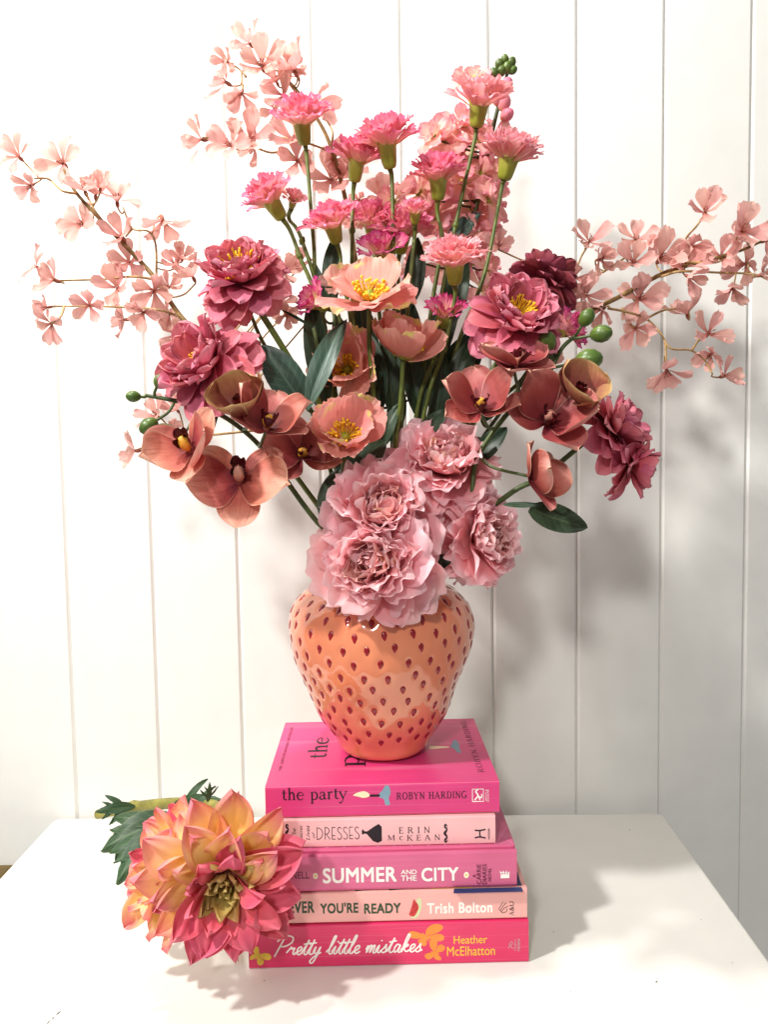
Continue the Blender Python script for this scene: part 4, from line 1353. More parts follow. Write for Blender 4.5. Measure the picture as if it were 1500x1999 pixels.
# ------------------------------------------------------------------ poppies
POPPY = [
    (722, 572, 0.700, 98, (0.05, 0.80, 0.62), 'open', 'wide open salmon poppy highest of the poppies, yellow stamens showing'),
    (797, 660, 0.705, 96, (0.25, 0.95, 0.25), 'cup', 'salmon poppy cup seen from the side, stamens hidden behind its front petal'),
    (672, 712, 0.725, 84, (-0.15, 0.30, 0.9), 'cup', 'shaded dusky poppy facing front behind a thin green stem'),
    (676, 838, 0.672, 88, (0.12, 0.55, 0.85), 'cup', 'lowest salmon poppy cup with bright yellow stamens, just above the peonies'),
]
for i, (px, py, Y, rp, fc, style, lab) in enumerate(POPPY):
    rg = random.Random(80 + i)
    n = face(*fc)
    size = rp / F_PX * Y
    c = P(px, py, Y)
    root, mouth = root_of(c)
    t = thing('poppy', lab, 'flower', root, 'salmon poppies')
    basep = c - n * size * (0.18 if style == 'open' else 0.42)
    bend = (n * 0.35 + Vector((0, 0, 1))).normalized()
    stem_to(t, basep, bend, 'stem', 0.0024, 0.0021, None, mouth, root, 0.04)
    M = Matrix.Translation(basep) @ frame(n, rg.uniform(0, 90))
    hd = link('seed_pod', dome_mesh('seed_pod', size * .13, size * .20, MT['pod'], 12), t, M @ Matrix.Translation((0, 0, size * .05)))
    cal = link('calyx', dome_mesh('calyx', size * .10, size * .10, MT['stem'], 10), t, M)
    if style == 'open':
        rings = [('poppy_open', 3, 1.05, 12, .04, .0, 5), ('poppy_open', 3, 1.0, 26, .03, .01, 6)]
    else:
        rings = [('poppy', 3, 1.05, 26, .04, .0, 5), ('poppy', 3, 1.0, 40, .03, .01, 6)]
    petals(hd, M, rings, size, rg)
    link('stamens', filaments('stamens', 60, size * .40, 58, size * .014, MT['stamen'], 5 + i, 2.4), t, M @ Matrix.Translation((0, 0, size * .04)))

# ------------------------------------------------------------------ dusty rose double flowers
ROSE = [
    (468, 532, 0.690, 100, (-0.18, 0.72, 0.75), 'rose', 'dusty rose double flower with yellow centre, highest on the left of the bouquet', True, 0.25),
    (392, 706, 0.668, 112, (-0.55, 0.45, 0.75), 'rose', 'large dusty rose double flower just above the left orchids', True, 0.12),
    (1012, 612, 0.690, 104, (0.10, 0.55, 0.85), 'rose', 'dusty rose double flower with wide yellow centre on the right of the bouquet', True, 0.25),
    (1066, 545, 0.755, 78, (0.45, 0.75, -0.25), 'rosed', 'dark wine red double flower turned away behind the right dusty rose bloom', False, 0.1),
    (1210, 832, 0.700, 90, (0.80, 0.45, 0.40), 'rose', 'pair of dusty rose flower heads hanging on a bare stem at far right', False, 0.1),
]
for i, (px, py, Y, rp, fc, key, lab, st, cen) in enumerate(ROSE):
    rg = random.Random(120 + i)
    n = face(*fc)
    size = rp * .94 / F_PX * Y
    c = P(px, py, Y)
    root, mouth = root_of(c)
    t = thing('zinnia', lab, 'flower', root, 'dusty rose double flowers')
    basep = c - n * size * 0.22
    if i == 4:
        e_ = P(1195, 872, 0.700)
        stem_to(t, basep, n, 'stem_dark', 0.0026, 0.0022, [P(985, 972, 0.705), P(1060, 930, 0.70), e_ - Vector((0.02, 0, -0.008))], mouth, root, 0.012)
    elif i == 0:
        stem_to(t, basep, n, 'stem', 0.0028, 0.0030, [P(640, 830, 0.71), P(565, 700, 0.70), P(505, 605, 0.692)], mouth, root, 0.02)
    else:
        stem_to(t, basep, n, 'stem', 0.0024, 0.0022, None, mouth + Vector((0, .01, 0)), root, 0.03)
    M = Matrix.Translation(basep) @ frame(n, rg.uniform(0, 360))
    hd = link('flower_head', dome_mesh('flower_head', size * .22, size * .26, MT['core']), t, M)
    petals(hd, M, [(key, 8, 0.95, -22, .05, -.04, 9), (key, 10, 0.98, -4, .05, -.02, 8), (key, 11, 0.92, 12, .06, .02, 8), (key + '_mid', 16, 0.86, 24, .07, .06, 13),
                   (key + '_mid', 16, 0.74, 38, .09, .10, 13), (key + '_in', 14, 0.60, 48, .20, .10, 9), (key + '_in', 6, 0.40, 44, .24, .12, 9)], size, rg)
    if i == 4:          # a second head hangs below the first on the same stem
        c2 = P(1244, 912, .705)
        n2, s2 = face(.85, -.35, .40), 74 / F_PX * .705
        M2 = Matrix.Translation(c2 - n2 * s2 * .22) @ frame(n2, 40)
        h2 = link('flower_head', dome_mesh('flower_head', s2 * .22, s2 * .26, MT['core']), t, M2)
        petals(h2, M2, [(key, 9, 0.98, -8, .05, -.03, 10), (key, 10, 0.95, 10, .06, .02, 10), (key + '_mid', 10, 0.82, 30, .08, .06, 10), (key + '_in', 9, 0.62, 50, .12, .1, 10)], s2, rg)
        tube('pedicel', [basep, basep.lerp(c2 - n2 * s2 * .22, .5) - Vector((.004, 0, 0)), c2 - n2 * s2 * .22], [.002, .0018], MT['stem_dark'], t, 6, 5)
    if st:
        link('stamens', filaments('stamens', 36 if i == 1 else 80, size * (.26 if i == 1 else .48 if i == 0 else .36), 64, size * .017, MT['stamen'], 30 + i, 1.5), t, M @ Matrix.Translation((0, 0, size * .16)))
    for k in range(4):      # sepals behind the head
        a = k * PI / 2 + 0.4
        b = basep - n * size * .06
        d = (M.to_3x3() @ Vector((math.cos(a), math.sin(a), -0.25)))
        leaf(t, b, b + d * size * .55, 'lance', 1.1, n, name='sepal')

# ------------------------------------------------------------------ orchid sprays
def ellipsoid(name, L, r, mat, n=12):
    prof = [(0.0002, 0), (r * .45, L * .06), (r * .82, L * .25), (r, L * .5), (r * .86, L * .74), (r * .45, L * .94), (0.0002, L)]
    v, f, u = lathe_geo(prof, n)
    return mesh_of(name, v, f, MT[mat], True, u)


def orchid_flower(t, c, n, size, roll, style, rg, pet=None):
    M = Matrix.Translation(c) @ frame(n, roll)
    hd = link('orchid_flower', dome_mesh('orchid_flower', size * .09, size * .12, MT['core']), t, M)

    def one(key, ang, L, e, r0=.05, h=0.0, wide=1.0):
        s = size * L
        Mk = M @ Matrix.Rotation(R(ang), 4, 'Z') @ Matrix.Translation((r0 * size, 0, h * size)) @ Matrix.Rotation(-R(e), 4, 'Y') @ Matrix.Rotation(R(rg.uniform(-8, 8)), 4, 'X') @ Matrix.Diagonal((s, s * wide, s, 1))
        return link('sepal' if 'sepal' in key else ('lip' if key == 'lip' else 'petal'), rg.choice(PK[key]), hd, Mk)
    if style == 'closed':
        for a, e, L_ in ((90, 36, 1.02), (210, 38, 1.06), (330, 36, 1.0)):
            one('orchid_closed', a, L_, e, .10)
        one('lip', 270, .55, 60, 0.05, .10)
        one('lip', 60, .45, 66, 0.05, .10)
        one('lip', 160, .45, 62, 0.05, .10)
    else:
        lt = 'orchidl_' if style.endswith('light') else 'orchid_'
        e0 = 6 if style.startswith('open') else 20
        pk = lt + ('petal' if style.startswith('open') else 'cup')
        one(lt + 'sepal', 90, 0.98, e0)
        one(lt + 'sepal', 212, 0.92, e0 - 4)
        one(lt + 'sepal', 328, 0.92, e0 - 4)
        one(pk, 14, 1.0, e0 + 12, .05, .03)
        one(pk, 166, 1.0, e0 + 12, .05, .03)
        one('lip', 270, .50, 34, .05, .06)
        one('lip', 215, .42, 56, .05, .06, .9)
        one('lip', 325, .42, 56, .05, .06, .9)
    colm = link('column', ellipsoid('column', size * .36, size * .12, pet or 'column'), hd, M @ Matrix.Translation((0, size * .02, size * .06)) @ Matrix.Rotation(R(28), 4, 'X'))
    return basep_off(M, size)


def basep_off(M, size):
    return M @ Vector((0, 0, -size * .05))


SPRAYS = [
    dict(lab='arching spray of terracotta orchids with green buds on the left of the bouquet', Y=0.655,
         path=[(620, 1020), (520, 885), (455, 825), (395, 795), (330, 780), (285, 772)],
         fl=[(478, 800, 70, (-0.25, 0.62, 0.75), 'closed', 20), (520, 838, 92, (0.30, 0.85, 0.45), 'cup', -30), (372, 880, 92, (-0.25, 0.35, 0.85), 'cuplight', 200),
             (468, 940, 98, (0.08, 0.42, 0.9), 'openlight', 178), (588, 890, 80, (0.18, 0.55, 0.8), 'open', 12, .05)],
         buds=[((285, 775), (262, 774), 10), ((300, 770), (310, 745), 10), ((335, 800), (292, 830), 14), ((372, 838), (322, 846), 18)]),
    dict(lab='spray of dark terracotta orchids with green buds on the right of the bouquet', Y=0.672,
         path=[(905, 1010), (930, 900), (985, 815), (1030, 775), (1072, 728), (1098, 680), (1125, 655)],
         fl=[(938, 800, 88, (-0.10, 0.75, 0.70), 'cup', 8), (1070, 822, 100, (0.12, 0.55, 0.82), 'cup', -40), (1122, 775, 66, (0.30, 0.62, 0.75), 'closed', -20),
             (1034, 928, 80, (0.72, 0.18, 0.45), 'cup', 165), (1004, 716, 82, (0.15, 0.88, 0.35), 'open', 20)],
         buds=[((1125, 655), (1145, 622), 13), ((1118, 662), (1172, 652), 15), ((1080, 718), (1146, 704), 19), ((1078, 700), (1070, 668), 15)]),
]
for i, S in enumerate(SPRAYS):
    rg = random.Random(160 + i)
    Y = S['Y']
    pts = [P(x, y, Y + 0.02) for x, y in S['path']]
    root, mouth = root_of(pts[0])
    t = thing('orchid_spray', S['lab'], 'orchid', root, 'orchid sprays')
    tube('stem', [root, mouth] + pts, [0.0024, 0.0024, 0.0022, 0.0017], MT['stem_dark'], t, 8, 7)
    dense = catmull(pts, 10)
    for (px, py, rp, fc, style, roll, *deep) in S['fl']:
        n = face(*fc)
        yy = Y - 0.012 + rg.uniform(-.012, .012) + (deep[0] if deep else 0)
        c = P(px, py, yy)
        size = rp * 1.07 / F_PX * yy
        b = orchid_flower(t, c, n, size, roll, style, rg, 'column' if rg.random() < .6 else 'column_pink')
        q = min(dense, key=lambda p: (p - b).length)
        tube('pedicel', [q, q.lerp(b, .5) - n * 0.008, b], [0.0016, 0.0014], MT['stem_dark'], t, 6, 5)
    for (a, b, rp) in S['buds']:
        A_, B_ = P(a[0], a[1], Y + 0.018), P(b[0], b[1], Y + rg.uniform(0.0, 0.02))
        d_ = (B_ - A_).normalized()
        r_ = rp * 1.2 / F_PX * Y
        q = min(dense, key=lambda p: (p - A_).length)
        tube('pedicel', [q, A_.lerp(B_, .15), B_ - d_ * r_ * .9], [0.0014, 0.0013], MT['stem_dark'], t, 6, 5)
        link('bud', ellipsoid('bud', r_ * 2.5, r_, 'bud'), t, Matrix.Translation(B_ - d_ * r_ * 1.1) @ frame(d_, rg.uniform(0, 360)))
    if i == 0:
        leaf(t, P(630, 1010, .68), P(660, 900, .69), 'ovate', .7, Vector((-.3, -1, .2)))
    else:
        leaf(t, P(983, 985, .685), P(1060, 990, .68), 'flat', 0.35, Vector((0, -1, .6)))
        leaf(t, P(1035, 992, .682), P(1146, 1040, .668), 'flat', 1.15, Vector((0.1, -1, .7)))

# ------------------------------------------------------------------ carnations
def calyx_mesh(L, r, key):
    prof = [(r * .42, 0), (r * .60, L * .05), (r * .72, L * .2), (r * .82, L * .5), (r * .92, L * .8), (r * 1.06, L)]
    n = 20
    V, Fc, U = [], [], []
    m = len(prof)
    for i, (rr, z) in enumerate(prof):
        for k in range(n):
            a = 2 * PI * k / n
            zz = z + (L * .14 * abs(math.sin(2.5 * a)) if i == m - 1 else 0)
            rib = 1 + 0.06 * math.cos(5 * a)
            V.append((rr * rib * math.cos(a), rr * rib * math.sin(a), zz))
            U.append((i / (m - 1), k / n))
    for i in range(m - 1):
        for k in range(n):
            a, b = i * n + k, i * n + (k + 1) % n
            Fc.append((a, b, b + n, a + n))
    Fc.append(tuple(range(n - 1, -1, -1)))
    return mesh_of('calyx', V, Fc, MT['calyx'], True, U)


CARN = [  # head px,py ; calyx foot px,py ; Y ; radius px ; material ; fullness ; label ; via stem pixels
    (593, 214, 596, 284, .765, 58, 'carn', 1, 'pink carnation on a tall stem, leftmost of the two highest carnations', [(612, 470), (625, 620)]),
    (756, 252, 762, 330, .750, 62, 'carn', 1, 'pink carnation at the top centre with a long bare stem', [(768, 480), (770, 640)]),
    (696, 292, 692, 356, .768, 56, 'carn', 1, 'pink carnation just left of and below the top centre carnation', [(688, 450), (690, 620)]),
    (520, 372, 552, 428, .752, 58, 'carn', 1, 'pink carnation leaning left on a slanting stem, farthest left of all carnations', [(585, 500), (630, 640)]),
    (576, 380, 569, 406, .760, 26, 'carnp', 0, 'tiny yellow pink carnation bud beside the leaning carnation', [(590, 470), (635, 640)]),
    (645, 424, 658, 476, .745, 56, 'carn', 1, 'pink carnation seen from below with its pale green calyx, above the poppies', [(668, 540), (690, 680)]),
    (727, 414, 728, 470, .790, 50, 'carn', 1, 'coral pink carnation half hidden behind the top centre stem', [(735, 560), (745, 700)]),
    (786, 440, 780, 496, .780, 62, 'carn', 1, 'broad pink carnation half hidden right of the top centre stem', [(778, 580), (770, 700)]),
    (812, 404, 810, 438, .742, 34, 'carn', 0, 'small half open carnation with yellow heart on a thin stem', [(800, 560), (790, 700)]),
    (745, 482, 752, 512, .760, 52, 'carnm', 0, 'magenta edged carnation directly above the highest poppy', [(755, 600), (765, 720)]),
    (857, 326, 855, 392, .755, 58, 'carn', 1, 'deep pink carnation between the tall stems, right of centre', [(862, 480), (835, 660)]),
    (938, 180, 930, 250, .760, 62, 'carnp', 1, 'coral carnation highest of all, in front of the green bud tip', [(890, 440), (845, 680)]),
    (1000, 288, 984, 352, .752, 64, 'carnp', 1, 'coral carnation with drooping petals, farthest right of the tall ones', [(945, 540), (880, 720)]),
    (890, 490, 888, 556, .715, 62, 'carnp', 1, 'pale coral carnation with a white rim in front of the dark leaves', [(868, 680), (830, 800)]),
    (606, 584, 640, 602, .735, 44, 'carnm', 0, 'magenta carnation peeping out left of the highest poppy', [(670, 660), (700, 760)]),
    (874, 606, 868, 640, .735, 50, 'carnm', 0, 'magenta carnation peeping out right of the side facing poppy', [(850, 700), (815, 800)]),
    (1112, 640, 1082, 652, .735, 48, 'carnm', 0, 'magenta carnation half hidden behind the right orchid buds', [(1020, 740), (900, 860)]),
    (446, 586, 470, 600, .730, 46, 'carnm', 0, 'pink carnation hidden under the highest dusty rose bloom', [(520, 680), (620, 830)]),
]
for i, (hx, hy, fx, fy_, Y, rp, key, full, lab, via) in enumerate(CARN):
    rg = random.Random(200 + i)
    foot = P(fx, fy_, Y)
    head = P(hx, hy, Y - 0.008)
    n = (head - foot).normalized()
    n = (n + Vector((0, -0.12, 0)) + Vector((rg.uniform(-.1, .1), rg.uniform(-.1, .1), 0))).normalized()
    size = rp / F_PX * Y
    Lc = (P(hx, hy, Y) - foot).length * (0.66 if full else 0.7)
    root, mouth = root_of(foot)
    t = thing('carnation', lab, 'flower', root, 'carnations')
    tube('stem', [root, mouth] + [P(x, y, Y * .8 + YV * .2) for x, y in reversed(via)] + [foot - n * 0.012, foot], [0.0024, 0.0022, 0.0020, 0.0018, 0.0026], MT['stem'], t, 8, 7)
    if via and rg.random() < .7:      # a node with a small leaf scale
        q = P(via[0][0], via[0][1], Y * .8 + YV * .2)
        tube('node', [q - n * .004, q, q + n * .004], [0.0018, 0.0034, 0.0018], MT['stem'], t, 8, 3)
    rc = size * (0.34 if full else 0.36)
    M = Matrix.Translation(foot) @ frame(n, rg.uniform(0, 360))
    cal = link('calyx', calyx_mesh(Lc, rc * .9, i), t, M)
    Mh = M @ Matrix.Translation((0, 0, Lc * .72))
    hd = link('flower_head', dome_mesh('flower_head', rc * .6, rc * .7, MT['core']), t, Mh)
    if full:
        petals(hd, Mh, [(key, 8, 1.06, 36, .14, .0, 10), (key, 8, 1.05, 50, .12, .02, 9), (key + '_in', 9, 0.98, 62, .10, .04, 9), (key + '_in', 7, 0.92, 76, .05, .06, 9)], size, rg)
    else:
        petals(hd, Mh, [(key, 8, 0.95, 42, .16, .05, 8), (key + '_in', 7, 0.86, 62, .10, .08, 9)], size, rg)

# ------------------------------------------------------------------ stock: a tall spike of double florets
root, mouth = root_of(P(900, 560, .80))
t = thing('stock_flower', 'tall pale pink stock spike with dark green buds at its tip', 'flower', root)
axis = [P(860, 720, .785), P(900, 540, .795), P(935, 380, .80), P(968, 230, .80), P(992, 140, .80)]
tube('stem', [root, mouth] + axis, [0.0034, 0.003, 0.0016], MT['stem_dark'], t, 8, 7)
ax_d = catmull(axis, 12)
rg = random.Random(301)
FLO = [(868, 262, 46, -.6), (905, 240, 40, -.2), (895, 300, 46, -.5), (938, 268, 40, .2), (842, 262, 34, -.9), (868, 300, 36, -.7), (948, 330, 46, .3), (905, 350, 42, -.2), (975, 262, 34, .6), (930, 400, 46, .2),
       (888, 395, 46, -.3), (962, 385, 42, .6), (812, 370, 42, -.9), (838, 372, 38, -.7), (905, 455, 46, 0.), (950, 450, 44, .6), (865, 450, 42, -.6), (928, 505, 42, .3), (878, 512, 40, -.4), (815, 505, 36, -.8),
       (955, 520, 34, .6), (762, 390, 40, -.8), (900, 150, 26, -.6), (926, 148, 26, -.2), (845, 420, 36, -.8), (945, 560, 34, .6)]
for (px, py, rp, s) in FLO:
    Y = .80 + rg.uniform(-.018, .02)
    c = P(px, py, Y)
    n = face(s + rg.uniform(-.2, .2), 0.45 + rg.uniform(-.2, .2), 0.75)
    size = rp * 1.22 / F_PX * Y
    M = Matrix.Translation(c - n * size * .2) @ frame(n, rg.uniform(0, 360))
    hd = link('floret', dome_mesh('floret', size * .16, size * .2, MT['calyx']), t, M)
    petals(hd, M, [('stock', 5, 1.0, 14, .08, .0, 10), ('stock_in', 5, 0.72, 44, .08, .05, 12)], size, rg)
    q = min(ax_d, key=lambda p: (p - c).length)
    b = c - n * size * .3
    tube('pedicel', [q, q.lerp(b, .5) - Vector((0, 0, .002)), b], [0.0011, 0.0011], MT['stem_dark'], t, 6, 4)
for (px, py, rp, dx, dy, mt) in ((984, 204, 13, .3, 1, 'pinkbud'), (988, 226, 12, .8, .5, 'pinkbud'), (988, 168, 12, .5, .8, 'pinkbud'), (972, 196, 11, -.2, .9, 'pinkbud'), (966, 146, 10, -.5, .7, 'bud'), (976, 128, 9, -.3, 1, 'bud'), (990, 134, 10, .4, .9, 'bud'),
                                 (986, 118, 8, 0, 1, 'bud'), (998, 124, 9, .5, .9, 'bud'), (1000, 138, 8, .8, .4, 'bud'), (980, 140, 9, 0, .8, 'bud')):
    d_ = face(dx, dy, .3)
    r_ = rp / F_PX * .8
    c = P(px, py, .797)
    if mt == 'pinkbud' and 'pinkbud' not in MT:
        MT['pinkbud'] = mat_petal('pink_bud', [(0, 'd7c070'), (0.3, 'e89aa4'), (1, 'e2749a')], None, transl=0.2, veins=8, vein=.2, vein_c='d0588a')
    link('bud', ellipsoid('bud', r_ * 2.4, r_, mt), t, Matrix.Translation(c - d_ * r_) @ frame(d_, 0))
for (b, tp_, k_) in (((870, 480), (942, 402), 'lance_blue'), ((880, 640), (905, 470), 'lance'), ((845, 780), (918, 640), 'lance'), ((800, 600), (822, 455), 'lance'), ((790, 760), (812, 580), 'lance'), ((860, 760), (965, 640), 'lance')):
    leaf(t, P(*b, .785), P(*tp_, .775), k_, 1.25, Vector((rg.uniform(-.4, .4), -1, .1)))

# ------------------------------------------------------------------ blossom branches
def blossom(t, c, n, size, rg, back=False):
    M = Matrix.Translation(c) @ frame(n, rg.uniform(0, 360))
    hd = link('blossom', ellipsoid('blossom', size * .34, size * .085, 'calyx_brown'), t, M @ Matrix.Translation((0, 0, -size * .30)))
    petals(hd, M, [('blossom_back' if back else 'blossom', 5, 1.0, 24 if not back else 34, .05, .0, 21)], size, rg)
    if rg.random() < .75:
        link('stamens', filaments('stamens', 6, size * .26, 26, size * .012, MT['calyx_brown'], rg.randrange(999), 2.2), hd, M)
    return c - n * size * .30


BR = [
    dict(lab='branch of salmon blossoms reaching far out to the left', Y=.80,
         path=[(690, 960), (520, 780), (365, 632), (300, 540), (212, 446), (148, 376), (124, 330)],
         twigs=[[(148, 378), (120, 372), (95, 350), (66, 348)], [(300, 545), (258, 540), (200, 545), (115, 548)], [(305, 548), (304, 480), (290, 452), (258, 446), (240, 405)], [(258, 446), (245, 462)],
                [(210, 444), (184, 410), (168, 378)], [(355, 620), (310, 605), (240, 600), (180, 598), (98, 598)], [(125, 598), (118, 618), (100, 632)], [(500, 840), (400, 850), (335, 850), (268, 878)]],
         fl=[(36, 306, 42, -.3, .35, .9), (60, 362, 36, -.4, -.5, .6), (122, 318, 50, -.25, .35, .9), (165, 372, 44, -.1, .7, .6), (228, 392, 46, .1, .75, .6), (160, 438, 46, -.35, .1, .9), (238, 462, 46, -.2, .55, .8),
             (318, 432, 50, .25, -.75, .2), (252, 512, 42, .2, .1, .95), (104, 546, 46, -.75, .25, .5), (228, 562, 50, -.15, .3, .9), (300, 568, 52, -.05, -.4, .7), (376, 540, 42, -.35, .8, .3), (92, 600, 34, -.8, -.2, .5),
             (100, 632, 40, -.3, -.6, .6), (174, 596, 36, .1, -.3, .7), (242, 624, 40, -.8, -.1, .4), (342, 652, 36, .0, .2, .8), (280, 610, 38, -.3, -.4, .7), (262, 880, 46, -.95, .0, .3), (305, 812, 42, -.6, .4, .5),
             (556, 532, 40, .5, .3, .7), (545, 592, 40, .3, -.7, .4), (580, 520, 34, .2, .5, .8), (330, 560, 34, .5, .3, .5), (195, 365, 34, .2, .6, .6), (560, 615, 30, .3, -.4, .6), (345, 800, 34, -.3, .5, .6), (655, 560, 36, .1, .1, .9)]),
    dict(lab='branch of salmon blossoms rising at the upper left of the bouquet', Y=.825,
         path=[(740, 900), (712, 640), (690, 480), (668, 360), (636, 262), (590, 190), (566, 160)],
         twigs=[[(566, 160), (545, 130), (520, 112), (500, 90)], [(600, 205), (570, 170), (545, 140), (515, 136)], [(648, 300), (630, 290), (585, 275), (545, 268), (510, 270)], [(560, 290), (530, 298), (490, 285)],
                [(645, 290), (650, 260), (638, 235)], [(480, 150), (472, 140), (474, 176)], [(425, 272), (395, 268)]],
         fl=[(486, 84, 44, -.65, .4, .5), (512, 130, 54, -.15, .2, .95), (574, 136, 50, -.35, .65, .5), (440, 160, 46, -.75, .3, .5), (472, 182, 38, -.1, -.7, .3), (552, 186, 44, -.2, .1, .9), (618, 200, 46, .7, -.3, .4),
             (392, 272, 44, -.9, .05, .3), (452, 284, 50, -.3, .1, .9), (486, 270, 54, .1, .2, .9), (572, 272, 48, -.2, .3, .85), (580, 314, 42, -.1, -.2, .9), (646, 350, 58, .05, .1, .95), (652, 312, 44, .3, -.3, .7),
             (684, 322, 44, .4, .4, .7), (744, 386, 42, .1, .4, .85), (540, 160, 34, -.3, .5, .6), (704, 430, 40, -.1, .2, .9), (536, 215, 30, -.3, -.4, .6)]),
    dict(lab='branch of salmon blossoms reaching out to the right past the board grooves', Y=.79,
         path=[(880, 860), (1000, 690), (1120, 622), (1205, 582), (1300, 532), (1385, 508), (1450, 488), (1490, 470)],
         twigs=[[(1110, 560), (1128, 520), (1136, 500), (1150, 478)], [(1112, 570), (1180, 530), (1222, 502), (1245, 478)], [(1188, 602), (1220, 608), (1262, 622), (1290, 650), (1310, 680), (1350, 684), (1378, 705), (1392, 730)],
                [(1262, 622), (1300, 605), (1345, 602)], [(1300, 670), (1302, 710)], [(1352, 684), (1370, 655)], [(1336, 510), (1338, 470), (1362, 440), (1375, 420)], [(1290, 540), (1330, 530), (1400, 532), (1470, 535), (1499, 545)],
                [(1215, 600), (1226, 628), (1242, 640)], [(1340, 512), (1400, 512), (1425, 495)]],
         fl=[(1150, 472, 48, .2, .55, .8), (1242, 468, 44, -.1, .55, .75), (1238, 512, 42, -.25, .3, .8), (1290, 506, 56, .1, .25, .95), (1338, 520, 48, .2, .5, .7), (1378, 414, 48, -.2, .35, .8), (1450, 450, 56, .05, .15, .95),
             (1496, 468, 48, .2, .1, .9), (1408, 500, 44, -.4, .3, .75), (1456, 516, 46, .15, .0, -.9), (1248, 584, 52, .1, .1, .95), (1242, 640, 44, -.1, -.3, .8), (1342, 612, 46, -.3, .55, .25), (1384, 652, 48, .35, .35, .8),
             (1302, 722, 52, .05, -.8, .35), (1416, 734, 44, .5, .1, .7), (1146, 576, 46, .35, .2, .8), (1432, 562, 40, -.3, -.7, .3), (1112, 592, 42, -.3, .3, .8), (1180, 500, 20, .2, .7, .5), (1345, 540, 38, .3, -.4, .6),
             (1490, 535, 42, .5, .2, .7), (1060, 690, 40, .2, -.3, .8), (945, 645, 36, -.1, .2, .9), (975, 480, 34, .1, .3, .8)]),
]
for i, S in enumerate(BR):
    rg = random.Random(400 + i)
    Y = S['Y']
    pts = [P(x, y, Y - 0.05 * max(0, 1 - k / 3)) for k, (x, y) in enumerate(S['path'])]
    root, mouth = root_of(pts[0])
    t = thing('blossom_branch', S['lab'], 'branch', root, 'blossom branches')
    tube('branch', [root, mouth] + pts, [0.0024, 0.0024, 0.0024, 0.0024, 0.0018, 0.0012], MT['branch'], t, 8, 7)
    lines = catmull(pts, 12)
    for tw in S['twigs']:
        yy = [Y + rg.uniform(-.022, .014) * min(1, k) for k in range(len(tw))]
        tpts = [P(x, y, yy[k]) for k, (x, y) in enumerate(tw)]
        tube('twig', tpts, [0.0014, 0.0011, 0.0009], MT['twig'], t, 6, 6)
        lines += catmull(tpts, 6)
    extra = []
    for k in range(5 if i == 1 else 10):          # smaller blossoms tucked between the larger ones
        (px, py, rp, a, b, c_) = rg.choice(S['fl'])
        an = rg.uniform(0, 2 * PI)
        extra.append((px + 44 * math.cos(an), py + 40 * math.sin(an), rp * rg.uniform(.66, .9), rg.uniform(-.7, .7), rg.uniform(-.5, .7), rg.uniform(.3, .9)))
    for k, (px, py, rp, a, b, c_) in enumerate(S['fl'] + extra):
        q0 = P(px, py, Y)
        q = min(lines, key=lambda p: (p - q0).length + 0.002)
        if k >= len(S['fl']) and (q - q0).length > 0.032:
            continue
        yy = q.y + rg.uniform(-.018, .010)
        c = P(px, py, yy)
        n = face(a, b, c_)
        e = blossom(t, c, n, rp * 1.03 / F_PX * yy, rg, back=(b < -.55 or rg.random() < .15))
        q = min(lines, key=lambda p: (p - e).length)
        tube('pedicel', [q, q.lerp(e, .5) - n * 0.004, e], [0.0008, 0.0009], MT['twig'], t, 5, 4)

# ------------------------------------------------------------------ loose leaf stems that fill the middle
FILL = [
    ('dark leafy stem with two broad blue green leaves left of the poppies', [((600, 800), (666, 598), 'lance_blue', .85, .688), ((590, 790), (512, 668), 'ovate_blue', .92, .70), ((640, 800), (598, 560), 'lance', .9, .72), ((612, 640), (545, 600), 'lance', .35, .71)]),
    ('dark leafy stem standing behind the poppies in the middle', [((650, 600), (645, 452), 'lance', 1.2, .76), ((632, 620), (618, 500), 'lance', .9, .765), ((745, 800), (720, 640), 'lance', 1.2, .745), ((770, 820), (756, 660), 'lance', 1.2, .75), ((700, 860), (735, 720), 'lance', 1.3, .735)]),
    ('dark leafy stem between poppies and right orchids', [((820, 820), (800, 660), 'lance', 1.2, .745), ((850, 830), (868, 680), 'lance', 1.2, .745), ((880, 830), (915, 650), 'lance', 1.4, .74), ((940, 820), (1000, 690), 'ovate', .8, .74), ((900, 760), (945, 640), 'lance', 1.2, .75), ((1040, 720), (1085, 685), 'ovate', 1.2, .73)]),
    ('dark leafy stem at the back of the middle, between the tall carnation stems', [((690, 780), (660, 600), 'lance', 1.2, .77), ((720, 760), (708, 560), 'lance', 1.1, .775), ((765, 760), (790, 560), 'lance', 1.2, .775), ((800, 780), (850, 590), 'lance', 1.2, .77), ((830, 760), (890, 560), 'lance', 1.1, .775), ((640, 820), (610, 690), 'lance', 1.3, .765), ((880, 860), (950, 740), 'ovate', .8, .76), ((690, 880), (650, 790), 'ovate', .9, .745), ((760, 860), (790, 740), 'lance', 1.4, .755)]),
    ('dark leafy stem low in the bouquet beside the peonies', [((660, 960), (746, 846), 'ovate', 1.0, .70), ((690, 905), (640, 800), 'lance', 1.1, .72), ((655, 1010), (640, 940), 'ovate', .9, .705), ((820, 850), (872, 800), 'ovate', .9, .72), ((930, 900), (985, 830), 'ovate', 1.0, .72), ((830, 1112), (885, 1085), 'ovate', .9, .69), ((740, 880), (775, 780), 'lance', 1.3, .72)]),
]
